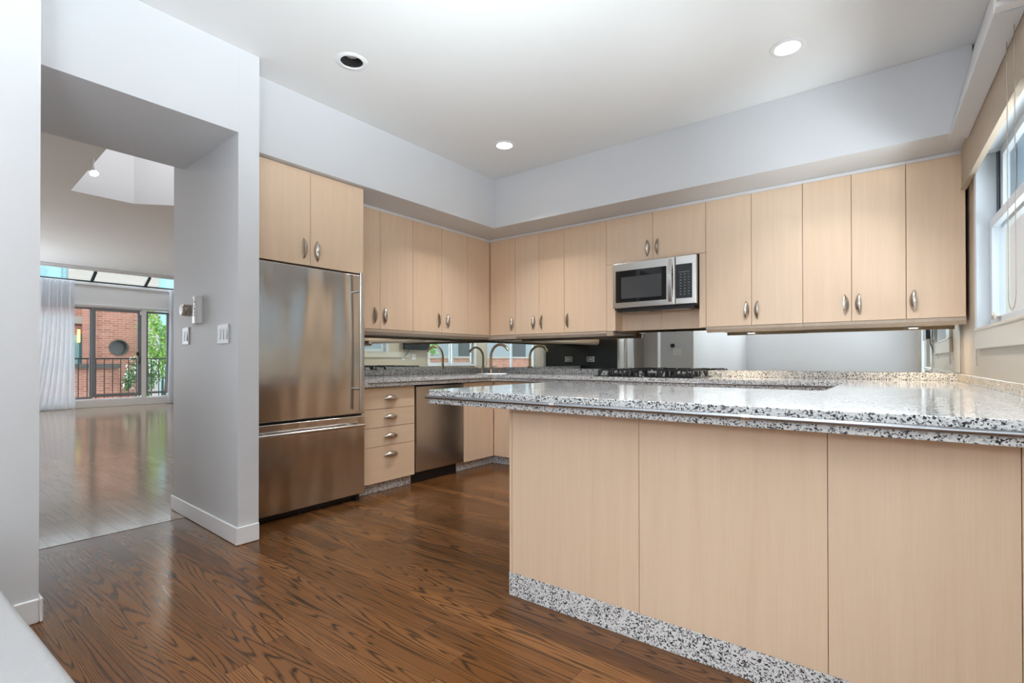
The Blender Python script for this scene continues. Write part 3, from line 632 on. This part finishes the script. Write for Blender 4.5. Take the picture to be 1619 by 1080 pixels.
# microwave
th = Thing('microwave', (2.245, -0.2, 1.53), 'stainless over-the-range microwave with black window hung above the cooktop', 'microwave')
mx0, mx1, my, mz0, mz1 = 1.874, 2.631, -0.378, 1.535, 1.960
th.part('body', MB().box(mx0 + 0.003, mx1 - 0.003, my, -0.21, mz0, mz1), M['black'])
dw = 2.452
dr = th.part('door', MB().box(mx0, dw - 0.002, my - 0.035, my - 0.0005, mz0 + 0.012, mz1 - 0.003), M['satin'], bevel=0.006, seg=3)
th.part('window', MB().box(mx0 + 0.03, dw - 0.075, my - 0.0375, my - 0.0352, mz0 + 0.062, mz1 - 0.075), M['blackgloss'], dr, bevel=0.0008)
th.part('screen', MB().box(mx0 + 0.085, dw - 0.115, my - 0.0390, my - 0.0376, mz0 + 0.095, mz1 - 0.135), M['ovenwin'], dr)
hx = dw - 0.04
th.part('handle', MB().prism([(hx - 0.016, my - 0.037 - 0.03 * math.sin(PI * k / 14) - 0.004, mz0 + 0.04 + (mz1 - mz0 - 0.06) * k / 14) for k in range(15)] + [(hx - 0.016, my - 0.034 - 0.03 * math.sin(PI * k / 14) + 0.004, mz0 + 0.04 + (mz1 - mz0 - 0.06) * k / 14) for k in range(14, -1, -1)], (0.034, 0, 0)), M['satin'], dr, smooth=True, label='curved satin steel handle')
cp = th.part('control_panel', MB().box(dw + 0.002, mx1, my - 0.035, my - 0.0005, mz0 + 0.012, mz1 - 0.003), M['satin'], bevel=0.006, seg=3)
cf = th.part('keypad', MB().box(dw + 0.008, mx1 - 0.035, my - 0.0375, my - 0.0352, mz0 + 0.062, mz1 - 0.075), M['blackgloss'], cp, bevel=0.0008)
kp = MB()
for r in range(8):
    for c in range(3):
        x = dw + 0.042 + c * 0.034; z = mz1 - 0.165 - r * 0.024
        kp.box(x, x + 0.013, my - 0.0381, my - 0.0376, z, z + 0.006)
kp.box(dw + 0.035, dw + 0.125, my - 0.0381, my - 0.0376, mz1 - 0.143, mz1 - 0.139)
th.part('key_print', kp, M['greyprint'], cp)
th.part('underside', MB().box(mx0 + 0.03, mx1 - 0.03, my - 0.005, -0.22, mz0 - 0.018, mz0 - 0.0005), M['black'])
for xx in (2.06, 2.42): th.part('filter', MB().box(xx - 0.12, xx + 0.12, my + 0.03, -0.25, mz0 - 0.021, mz0 - 0.0185), M['satin'])

# mirrors behind the counters
single('mirror_panel', MB().box(0.002, 0.006, -2.234, -0.007, 0.9865, 1.326), M['mirror'], 'mirror splashback on the refrigerator wall beside the faucet', 'mirror')
single('mirror_panel', MB().box(0.007, 3.379, -0.006, -0.002, 0.9865, 1.60), M['mirror'], 'wide mirror splashback behind the cooktop', 'mirror')
single('mirror_panel', MB().prism([(3.3805, -0.026, 0.9865), (4.29, -0.006, 0.9865), (4.29, -0.002, 0.9865), (3.3805, -0.022, 0.9865)], (0, 0, 0.338)), M['mirror'], 'right mirror splashback next to the window wall', 'mirror')

# ------------------------------------------------------------------ refrigerator-side wall devices
TJ = -math.atan(0.044 / 1.1157)
def jy(x): return -3.243 + (x + 0.2157) / 1.1157 * (-0.044)
def jamb_thing(name, x, z, label, cat, group=None): return Thing(name, (x, jy(x), z), label, cat, group, rz=TJ)
def gang(th, n, x, y, z, w=0.046):
    W_ = n * w + 0.026
    p = th.part('plate', MB().box(x - W_ / 2, x + W_ / 2, y - 0.007, y - 0.0008, z, z + 0.118), M['plate'], bevel=0.002)
    for k in range(n):
        xx = x + (k - (n - 1) / 2) * w
        th.part('rocker', MB().prism([(xx - 0.016, y - 0.0072, z + 0.026), (xx - 0.016, y - 0.0072, z + 0.092), (xx - 0.016, y - 0.0125, z + 0.026)], (0.032, 0, 0)), M['plate'], p)
x = 0.048; th = jamb_thing('light_switch', x, 1.187, 'white two-gang light switch below the round dial', 'switch'); gang(th, 2, x, jy(x), 1.187)
x = 0.695; th = jamb_thing('light_switch', x, 1.180, 'white three-gang light switch nearest the wall corner by the refrigerator', 'switch'); gang(th, 3, x, jy(x), 1.180)
x = 0.285; y = jy(x); th = jamb_thing('thermostat', x, 1.32, 'white thermostat with grey screen on the grey side wall', 'thermostat')
bd = th.part('body', MB().prism([(x - 0.062, y - 0.001, 1.32), (x - 0.062, y - 0.022, 1.32), (x - 0.002, y - 0.034, 1.32), (x + 0.050, y - 0.034, 1.32), (x + 0.062, y - 0.028, 1.32), (x + 0.062, y - 0.001, 1.32)], (0, 0, 0.182)), M['white'], bevel=0.003)
th.part('display', MB().prism([(x - 0.054, y - 0.0244, 1.43), (x - 0.012, y - 0.0328, 1.43), (x - 0.012, y - 0.0338, 1.43), (x - 0.054, y - 0.0254, 1.43)], (0, 0, 0.056)), M['lcd'], bd)
for zz_ in (1.405, 1.388, 1.371): th.part('button', MB().box(x - 0.036, x - 0.028, y - 0.0312, y - 0.0275, zz_, zz_ + 0.005), M['black'], bd)
for zz_ in (1.462, 1.415, 1.393, 1.372): th.part('button', MB().lathe([(0.006, 0.0), (0.006, 0.002), (0.0, 0.0022)], (x + 0.022, y - 0.034, zz_), 'Y', 12), M['black'], bd)
x = 0.115; y = jy(x); th = jamb_thing('wall_dial', x, 1.38, 'round bronze-rimmed dial left of the white thermostat', 'dial')
th.part('barrel', MB().lathe([(0.040, 0.001), (0.040, 0.030), (0.036, 0.034), (0.040, 0.038), (0.040, 0.046), (0.034, 0.05)], (x, y, 1.418), 'Y'), M['nickel'], smooth=True)
th.part('dial_face', MB().lathe([(0.033, 0.050), (0.031, 0.055), (0.0, 0.056)], (x, y, 1.418), 'Y'), M['white'], smooth=True)
# opposite jamb (seen only in the mirror)
yj = -4.18
th = Thing('light_switch', (0.86, yj, 1.16), 'white three-gang light switch on the facing jamb, seen in the mirror', 'switch', rz=PI); gang_y = yj
W_ = 3 * 0.046 + 0.026
p = th.part('plate', MB().box(0.86 - W_ / 2, 0.86 + W_ / 2, yj - 0.007, yj - 0.0008, 1.16, 1.278), M['white'], bevel=0.002)
for k in range(3): th.part('rocker', MB().box(0.86 + (k - 1) * 0.046 - 0.016, 0.86 + (k - 1) * 0.046 + 0.016, yj - 0.011, yj - 0.0072, 1.186, 1.252), M['white'], p)
single('wall_dial', MB().lathe([(0.034, 0.001), (0.034, 0.03), (0.028, 0.036), (0.0, 0.037)], (0.78, yj, 1.33), 'Y'), M['black'], 'small black knob on the facing jamb, seen in the mirror', 'dial', loc=(0.78, yj, 1.33)).rotation_euler = (0, 0, PI)

# ------------------------------------------------------------------ right wall: kitchen window
XR = 4.3
w2 = Thing('window_2', (4.33, -1.35, 1.25), 'white double-hung kitchen window with beige surround', None, None, 'structure', right=True)
w2.part('casing', MB().box(4.278, XR - 0.001, -2.6, -0.69, 1.138, 1.249).box(4.272, 4.335, -1.955, -0.70, 1.240, 1.255), M['cream'], bevel=0.004)
w2.part('jamb', MB().box(4.278, 4.40, -0.752, -0.69, 1.2555, 2.30).box(4.278, 4.40, -2.01, -1.948, 1.2555, 2.30).box(4.30, 4.40, -1.948, -0.752, 2.24, 2.30), M['vinyl'], bevel=0.003)
def sash(x, y0, y1, z0, z1, w):
    f = w2.part('sash', MB().box(x, x + 0.03, y0, y0 + w, z0, z1).box(x, x + 0.03, y1 - w, y1, z0, z1).box(x, x + 0.03, y0 + w, y1 - w, z0, z0 + w).box(x, x + 0.03, y0 + w, y1 - w, z1 - w, z1), M['vinyl'], bevel=0.003)
    w2.part('pane', MB().box(x + 0.013, x + 0.017, y0 + w, y1 - w, z0 + w, z1 - w), M['glass'], f); return f
s1 = sash(4.335, -1.945, -0.755, 1.257, 1.86, 0.05)
sash(4.375, -1.93, -0.80, 1.80, 2.24, 0.045)
for yy in (-1.0, -1.0): pass
s_l = w2.part('latch', MB().box(4.315, 4.337, -1.05, -0.97, 1.300, 1.312).box(4.308, 4.316, -1.045, -1.035, 1.287, 1.325).box(4.308, 4.316, -0.985, -0.975, 1.287, 1.325), M['nickel'], s1)
ln = MB()
for k in range(5): ln.box(4.368 + k * 0.0075, 4.3715 + k * 0.0075, -0.775, -0.7525, 1.86, 2.24)
ln.box(4.365, 4.405, -0.7545, -0.7522, 1.86, 2.24)
w2.part('jamb_liner', ln, M['liner'])
single('window_shade', MB().box(4.255, 4.277, -2.4, -0.42, 2.150, 2.405).box(4.252, 4.279, -2.4, -0.42, 2.140, 2.152), M['shade'], 'flat beige shade across the top of the kitchen window', 'shade', right=True)
th = Thing('blind_chain', (4.24, -1.88, 1.28), 'looped bead chain hanging in front of the kitchen window', 'chain', right=True)
for y_, nm in ((-1.80, 'chain_strand'), (-1.93, 'chain_strand')):
    mb = MB(); z = 1.34
    while z < 2.42: mb.lathe([(0.0, -0.0028), (0.0028, 0.0), (0.0, 0.0028)], (4.24, y_, z), n=6); z += 0.0062
    mb.tube([(4.24, y_, 1.34), (4.24, y_, 2.42)], 0.0009, 5)
    th.part(nm, mb, M['nickel'])
mb = MB()
for k in range(33):
    an = PI + PI * k / 32; mb.lathe([(0.0, -0.0028), (0.0028, 0.0), (0.0, 0.0028)], (4.24, -1.865 + 0.065 * math.cos(an), 1.34 + 0.065 * math.sin(an)), n=6)
th.part('chain_loop', mb, M['nickel'])
single('blind_cord_pull', MB().tube([(4.283, -0.685, 1.04), (4.283, -0.685, 1.135)], [0.006, 0.0045], 8), M['cream'], 'thin cream cord pull below the corner of the kitchen window', 'cord pull', right=True, smooth=True)
# television and sockets on the same wall (seen in the mirrors)
th = Thing('television', (4.22, -2.75, 1.29), 'black wall-mounted television past the kitchen window, seen in the mirrors', 'television', right=True)
th.part('screen', MB().box(4.20, 4.235, -3.12, -2.36, 1.30, 1.75), M['blackgloss'], bevel=0.003)
th.part('mount', MB().box(4.2355, 4.299, -2.80, -2.68, 1.46, 1.60), M['black'])
th.part('power_cord', MB().tube([(4.242, -2.55, 1.45), (4.245, -2.52, 1.25), (4.27, -2.45, 1.16), (4.288, -2.42, 1.15)], 0.005, 8), M['black'], smooth=True)
def sockets(y, z, n, label, cat, nm):
    th = Thing(nm, (4.299, y, z), label, cat, right=True); W_ = 0.024 + 0.046 * n
    p = th.part('plate', MB().box(4.293, 4.2992, y - W_ / 2, y + W_ / 2, z, z + 0.118), M['white'], bevel=0.002)
    for k in range(n): th.part('insert', MB().box(4.289, 4.2928, y + (k - (n - 1) / 2) * 0.046 - 0.016, y + (k - (n - 1) / 2) * 0.046 + 0.016, z + 0.026, z + 0.092), M['white'] if n > 1 else M['greyprint'], p)
sockets(-2.42, 1.09, 1, 'single power socket under the television, seen in the mirror', 'socket', 'power_socket')
sockets(-2.72, 1.09, 2, 'white double switch under the television, seen in the mirror', 'switch', 'light_switch')
th = Thing('power_socket', (0.2, -2.2362, 1.05), 'white framed socket on the black panel, seen in the mirror', 'socket')
p = th.part('plate', MB().box(0.135, 0.265, -2.2356, -2.229, 1.05, 1.13), M['white'], bevel=0.002)
th.part('insert', MB().box(0.155, 0.245, -2.2285, -2.227, 1.065, 1.115), M['black'], p); th.part('outlet', MB().box(0.165, 0.235, -2.2268, -2.225, 1.075, 1.105), M['white'], p)

# other windows of this wall and the rear wall
w3 = Thing('window_3', (4.36, -3.98, 0.97), 'wide sliding window past the television, seen in the mirror', None, None, 'structure', right=True)
w3.part('casing', MB().box(4.28, 4.299, -4.83, -4.75, 0.95, 2.38).box(4.28, 4.299, -3.2, -3.12, 0.95, 2.38).box(4.28, 4.299, -4.75, -3.2, 2.3, 2.38).box(4.27, 4.32, -4.83, -3.12, 0.94, 0.972), M['trim'])
for y0, y1 in ((-4.748, -3.99), (-3.96, -3.202)):
    f = w3.part('sash', MB().box(4.34, 4.37, y0, y0 + 0.05, 0.973, 2.298).box(4.34, 4.37, y1 - 0.05, y1, 0.973, 2.298).box(4.34, 4.37, y0 + 0.05, y1 - 0.05, 0.973, 1.02).box(4.34, 4.37, y0 + 0.05, y1 - 0.05, 2.25, 2.298), M['vinyl'])
    w3.part('pane', MB().box(4.353, 4.357, y0 + 0.05, y1 - 0.05, 1.02, 2.25), M['glass'], f)
w4 = Thing('window_4_added', (4.36, -6.45, 0.55), 'unseen dining window bank added behind the camera for light', None, None, 'structure', right=True)  # invented window bank, added as an opening for the dining fill lamp
w4.part('frame', MB().box(4.34, 4.38, -7.6, -7.54, 0.55, 2.55).box(4.34, 4.38, -5.36, -5.3, 0.55, 2.55).box(4.34, 4.38, -6.48, -6.42, 0.61, 2.49).box(4.34, 4.38, -7.54, -5.36, 0.55, 0.61).box(4.34, 4.38, -7.54, -5.36, 2.49, 2.55), M['vinyl'])
w5 = Thing('window_5_added', (3.0, -8.05, 1.95), 'unseen high strip window added in the rear wall for light', None, None, 'structure')  # invented window for the rear fill lamp, set above the mirror view
w5.part('frame', MB().box(1.25, 1.31, -8.1, -8.06, 1.95, 2.7).box(4.69, 4.75, -8.1, -8.06, 1.95, 2.7).box(2.97, 3.03, -8.1, -8.06, 2.0, 2.65).box(1.31, 4.69, -8.1, -8.06, 1.95, 2.0).box(1.31, 4.69, -8.1, -8.06, 2.65, 2.7), M['vinyl'])

# ------------------------------------------------------------------ ceiling lights
def downlight(x, y, on, label):
    th = Thing('recessed_light', (x, y, ZC), label, 'ceiling light', 'recessed ceiling lights')
    th.part('trim_ring', MB().lathe([(0.066, 0.001), (0.066, -0.004), (0.070, -0.007), (0.088, -0.006), (0.096, -0.0015), (0.096, 0.0)], (x, y, ZC - 0.0005), n=40, caps=False), M['trim'], smooth=True)
    if on:
        th.part('can', MB().lathe([(0.0675, 0.001), (0.067, 0.05), (0.0, 0.0505)], (x, y, ZC), n=32, caps=False), M['white'], smooth=True, recalc=True)
        th.part('lens', MB().lathe([(0.0, 0.012), (0.064, 0.012), (0.064, 0.016), (0.0, 0.016)], (x, y, ZC), n=32), M['lamp'], label='glowing lamp lens')
        l = area('downlight_beam', (x, y, ZC - 0.012), (0, 0, -1), 0.12, 0.12, 10.5 if y > -4 else 7.0, (0.98, 0.975, 0.97), 'DISK', math.radians(104))
    else:
        cn = MB()
        pr = [(0.0675, 0.0)] + [q for k in range(6) for q in ((0.066 - k * 0.002, 0.01 + k * 0.012), (0.0625 - k * 0.002, 0.013 + k * 0.012))] + [(0.052, 0.085), (0.0, 0.086)]
        th.part('baffle', cn.lathe(pr, (x, y, ZC), n=36, caps=False), M['baffle'])
        th.part('bulb', MB().lathe([(0.0, 0.035), (0.035, 0.037), (0.047, 0.045), (0.048, 0.084)], (x, y, ZC), n=24), M['white'], smooth=True, label='grey unlit bulb face')
labs = ['lit recessed ceiling light nearest the inner soffit corner', 'lit recessed ceiling light toward the window side', 'unlit recessed ceiling light with black baffle near the opening', 'lit recessed ceiling light over the peninsula', 'added unseen recessed light in the dining end near the left wall', 'added unseen recessed light in the dining end near the right wall', 'added unseen recessed light by the rear wall, left one', 'added unseen recessed light by the rear wall, right one']
for i, ((x, y), lb) in enumerate(zip(LIGHTS, labs)): downlight(x, y, i != 2, lb)  # the dining-end ones are unseen, added to light the kitchen from behind
# puck under the right-hand wall cabinets
for x, lb in ((2.92, 'small round light under the wall cabinet right of the microwave'), (4.05, 'small round light under the wall cabinet at the window wall')):
    th = Thing('puck_light', (x, -0.2, ZD - 0.03), lb, 'cabinet light', 'under-cabinet lights')
    th.part('housing', MB().lathe([(0.035, 0.0095), (0.035, -0.004), (0.028, -0.006), (0.0, -0.006)], (x, -0.2, ZD - 0.03), n=24), M['white'], smooth=True)
    th.part('lens', MB().lathe([(0.026, -0.0061), (0.026, -0.008), (0.0, -0.008)], (x, -0.2, ZD - 0.03), n=24), M['lamp'])
    area('puck_beam', (x, -0.2, ZD - 0.041), (0, 0, -1), 0.05, 0.05, 1.6, (1.0, 0.80, 0.55), 'DISK', math.radians(160))
# track spots of the living room
def spot(x, y, z, label):
    th = Thing('track_spotlight', (x, y, z), label, 'spotlight', 'living-room track spots')
    th.part('stem', MB().tube([(x, y, z + 0.12), (x, y, z)], 0.012, 8), M['white'], smooth=True)
    th.part('head', MB().tube([(x, y, z + 0.03), (x + 0.05, y, z - 0.04)], [0.03, 0.04], 14), M['white'], smooth=True)
    th.part('lens', MB().tube([(x + 0.051, y, z - 0.041), (x + 0.053, y, z - 0.044)], [0.034, 0.034], 14), M['lamp'])
spot(-2.5, -3.2, 3.0, 'small lit spotlight at the edge of the skylight shaft')
spot(-9.6, -0.07, 3.0, 'small lit spotlight by the far glazing strip')
for (x, y) in ((-6.5, -1.0), (-6.5, -4.5), (-3.0, -5.0), (-3.5, 0.6)):
    area('living_downlight_beam', (x, y, ZL - 0.02), (0, 0, -1), 0.3, 0.3, 20, (1.0, 0.95, 0.88), 'DISK')

# ------------------------------------------------------------------ bench in the near left corner
th = Thing('upholstered_bench', (2.0, -4.65, 0), 'light grey upholstered bench at the bottom left corner', 'bench', rz=math.radians(1.7))
th.part('cushion', MB().box(1.22, 3.05, -4.98, -4.390, 0.30, 0.45), M['fabric'], bevel=0.02, seg=4)
for xx in (1.32, 2.95):
    for yy in (-4.9, -4.47): th.part('leg', MB().lathe([(0.016, 0.0), (0.024, 0.3)], (xx, yy, 0.0), n=16), M['black'], smooth=True)

# ------------------------------------------------------------------ living-room curtains
def curtain(y0, y1, x, label, folds, seed, gather):
    r = random.Random(seed); ph = [r.uniform(0, 6.3) for _ in range(4)]
    def fn(a, b):
        z = 0.012 + 2.83 * b; low = (1 - b) ** 2
        yy = y0 + (y1 - y0) * a - gather * low * (1 - a) + 0.08 * low * math.sin(5 * a + ph[0])
        xx = x + 0.045 * math.sin(a * folds * 2 * PI + ph[1] + 1.3 * low * math.sin(3 * a)) + 0.015 * math.sin(a * folds * 0.43 * 2 * PI + ph[2]) + 0.09 * low * (0.5 + 0.5 * math.sin(a * 9 + ph[3]))
        return Vector((xx, yy, z))
    th = Thing('sheer_curtain', (x, (y0 + y1) / 2, 0), label, 'curtain', 'sheer curtains')
    c = MB().grid(fn, 220, 40); th.part('drape', c, M['sheer'], smooth=True, recalc=False)
    th.part('heading', MB().box(x - 0.035, x + 0.035, y0, y1, 2.828, 2.85), M['sheer'])
curtain(-2.72, -1.72, -10.52, 'white sheer curtain gathered left of the sliding door', 15, 3, 0.35)
curtain(0.13, 0.62, -10.55, 'white sheer curtain at the right end of the far window wall', 12, 5, 0.0)

# ------------------------------------------------------------------ outside the living room
struct('floor_terrace', MB().box(-13.2, XW - 0.13, -8, 4, -0.15, -0.02), M['deck'])
struct('floor_street', MB().box(-60, -13.2, -40, 40, -1.2, -1.0), M['deck'])
th = Thing('balcony_railing', (-11.8, -0.5, -0.02), 'dark iron balcony railing outside the sliding door', 'railing')
th.part('top_rail', MB().box(-11.825, -11.775, -3.6, 2.2, 1.105, 1.14), M['rail'])
th.part('bottom_rail', MB().box(-11.815, -11.785, -3.6, 2.2, 0.06, 0.09), M['rail'])
y = -3.56
while y < 2.2:
    th.part('baluster', MB().box(-11.808, -11.792, y - 0.008, y + 0.008, -0.019 if abs((y + 3.56) % 1.336) < 0.01 else 0.0905, 1.1045), M['rail']); y += 0.167
th = Thing('brick_house', (-16, 0.25, -1.0), 'red brick house wall with a round window beyond the railing', 'house')
ring_n = 40; cyw, czw, rw = 0.231, 1.47, 0.255
mb = MB()
outer = [(-0.46, -1.0), (0.96, -1.0), (0.96, 3.1), (-0.46, 3.1)]
es = []
for L in (outer, [(cyw + rw * math.cos(2 * PI * k / ring_n), czw + rw * math.sin(2 * PI * k / ring_n)) for k in range(ring_n)]):
    vs = [mb.b.verts.new((-15.0, p[0], p[1])) for p in L]
    for i in range(len(vs)): es.append(mb.b.edges.new((vs[i], vs[(i + 1) % len(vs)])))
r_ = bmesh.ops.triangle_fill(mb.b, use_beauty=True, edges=es)
e_ = bmesh.ops.extrude_face_region(mb.b, geom=[f for f in r_['geom'] if isinstance(f, bmesh.types.BMFace)])
bmesh.ops.translate(mb.b, vec=(-0.3, 0, 0), verts=[v for v in e_['geom'] if isinstance(v, bmesh.types.BMVert)])
hw_ = th.part('wall', mb, M['brick'])
th.part('corner_pier', MB().box(-15.6, -14.94, -0.52, -0.30, -1.0, 3.1), M['brick'])
th.part('side_wall', MB().box(-16.8, -15.31, 0.70, 0.96, -1.0, 3.1), M['brick'])
rwn = th.part('round_window', MB().lathe([(rw - 0.001, 0.012), (rw - 0.001, -0.22), (rw - 0.05, -0.22), (rw - 0.035, 0.012)], (-15.0, cyw, czw), 'X', 40, True), M['stone'], smooth=False)
th.part('pane', MB().lathe([(rw - 0.052, -0.20), (rw - 0.052, -0.21), (0, -0.21)], (-15.0, cyw, czw), 'X', 40), M['lcd'], rwn)
th = Thing('brick_house', (-17.2, -1.5, -1.0), 'red brick wing with a dark teal door and concrete ledge, left of the round window', 'house')
th.part('wall', MB().box(-17.4, -17.0, -6, 0.7, -1.0, 2.26).box(-17.4, -17.0, -6, 0.7, 2.5, 2.9), M['brick'])
th.part('ledge', MB().box(-17.4, -16.9, -6, 0.7, 2.26, 2.5), M['lime'])
th.part('door', MB().box(-16.995, -16.96, -0.30, -0.16, 0.4, 1.92), M['teald']); th.part('door_glass', MB().box(-16.995, -16.97, -0.62, -0.302, 0.4, 1.90), M['teal'])
th = Thing('wall_lantern', (-16.95, -0.33, 1.65), 'small glowing amber lantern on the brick wing', 'lantern')
th.part('lamp', MB().box(-16.95, -16.86, -0.36, -0.30, 1.66, 2.08), M['amber']); th.part('cap', MB().box(-16.96, -16.85, -0.365, -0.295, 2.081, 2.11), M['black'])
th = Thing('garden_wall', (-14, -1, -1.0), 'low red brick wall with dark stone coping beyond the railing', 'wall')
th.part('brickwork', MB().box(-14.25, -14.0, -6, -0.03, -1.0, 0.86), M['brick']); th.part('coping', MB().box(-14.3, -13.93, -6, 0.0, 0.861, 0.985), M['stone'])
th = Thing('tower', (-33, 4, -1.0), 'pale limestone tower with teal glass bays far behind', 'building')
th.part('wall', MB().box(-36, -30, 1.95, 5.95, -1.0, 6.8), M['lime'])
th.part('glass_bay', MB().box(-36, -30.2, -3.0, 1.949, -1.0, 6.8), M['teal']); th.part('glass_bay', MB().box(-36, -30.2, 5.951, 12, -1.0, 6.8), M['teal'])
for yy in (-0.3, 0.85, 1.75): th.part('pilaster', MB().box(-30.199, -30.1, yy, yy + 0.25, -1.0, 6.8), plain('grey_teal', (0.19, 0.33, 0.35), 0.6) if yy == -0.3 else bpy.data.materials['grey_teal'])

def foliage(name, loc, rad, n, leaf, size, label, cat, flowers=0, trunk=None, seed=1, group=None):
    r = random.Random(seed); th = Thing(name, loc, label, cat, group)
    L = Vector(loc); c = L + Vector((0, 0, rad[3]))
    cl = [(Vector((r.gauss(0, .42) * rad[0], r.gauss(0, .42) * rad[1], r.gauss(0, .42) * rad[2])), r.uniform(.25, .5)) for _ in range(14)]
    def cloud(n, s, mat, nm, push=1.0):
        mb = MB()
        for _ in range(n):
            b, k = r.choice(cl); d = Vector((r.gauss(0, 1), r.gauss(0, 1), r.gauss(0, 1))).normalized() * r.random() ** .4 * k * push
            p = c + b + Vector((d.x * rad[0], d.y * rad[1], d.z * rad[2])) * 1.2
            if p.z < L.z: p.z = L.z + 0.02
            a = Vector((r.gauss(0, 1), r.gauss(0, 1), r.gauss(0, 1))).normalized(); q = a.orthogonal().normalized(); w = s * r.uniform(.6, 1.3)
            v = [mb.b.verts.new(p + x) for x in (-a * w, q * w * .5, a * w, -q * w * .5)]; mb.b.faces.new(v)
        th.part(nm, mb, mat, recalc=False)
    cloud(n, size, leaf, 'foliage')
    if flowers: cloud(flowers, size * 1.0, M['petal'], 'blossom', 1.15)
    mb = MB()
    for k in range(5):
        q = c + Vector((r.uniform(-.4, .4) * rad[0], r.uniform(-.4, .4) * rad[1], rad[2] * .3)); mb.tube([L, L.lerp(q, .5) + Vector((0.03, .02, 0)), q], [0.035, 0.022, 0.008], 7)
    th.part('branches', mb, M['bark'], smooth=True); return th
foliage('leafy_tree', (-14.6, 1.25, -1.0), (0.5, 0.55, 1.1, 2.45), 2600, M['leaf'], 0.05, 'bright green young tree right of the brick house', 'tree', 0, seed=4)
foliage('flowering_shrub', (-13.65, 0.42, -0.98), (0.30, 0.42, 0.8, 1.45), 2200, M['leafd'], 0.04, 'white flowering shrub below the round window', 'shrub', 650, seed=9)
foliage('flowering_shrub', (-13.6, 1.42, -0.98), (0.30, 0.40, 0.75, 1.45), 2200, M['leaf'], 0.04, 'white flowering shrub at the right pane of the sliding door', 'shrub', 600, seed=12)
# outside the kitchen side
struct('floor_yard', MB().box(4.95, 40, -30, 40, -0.6, -0.4), M['deck'])
th = Thing('neighbour_house', (8, 6.2, -0.4), 'neighbouring house, pale below and slate sided above, outside the kitchen window', 'house')
th.part('wall', MB().box(4.75, 13, 6.0, 6.4, -0.4, 3.5), M['render'])
sd = MB()
for k in range(90): sd.box(4.75 + k * 0.09, 4.75 + k * 0.09 + 0.07, 5.97, 6.0, 3.5, 7.5)
th.part('siding', sd.box(4.75, 13, 6.0, 6.4, 3.501, 7.5), M['siding'])
th = Thing('yard_wall', (9.6, -7, -0.4), 'low brick wall of the yard outside the wide sliding window', 'wall')
th.part('brickwork', MB().box(9.5, 9.75, -16, -2.4, -0.4, 1.15), M['brick']); th.part('coping', MB().box(9.45, 9.8, -16, -2.4, 1.151, 1.22), M['lime'])
th = Thing('sky_block_house', (14.2, -8, -0.4), 'tall pale grey house added across the yard to block the sky, seen in the mirrors', 'house')  # invented house, added to keep bright sky out of the reflections
th.part('wall', MB().box(14.0, 14.4, -26, 5.5, -0.4, 9.0), M['greyrender'])
for yy in (-20, -15.5, -11, -6.5, -2):
    for zz in (1.2, 4.4): th.part('window', MB().box(13.96, 13.999, yy, yy + 1.3, zz, zz + 1.7), M['blackgloss'])
foliage('leafy_tree', (10.6, -5.0, -0.4), (1.1, 1.3, 1.5, 2.9), 2400, M['leafd'], 0.10, 'mid green tree outside the wide sliding window', 'tree', 0, seed=21)
foliage('leafy_tree', (10.8, -8.6, -0.4), (1.2, 1.5, 1.5, 2.8), 2000, M['leaf'], 0.10, 'bright green tree outside the dining windows', 'tree', 0, seed=25)
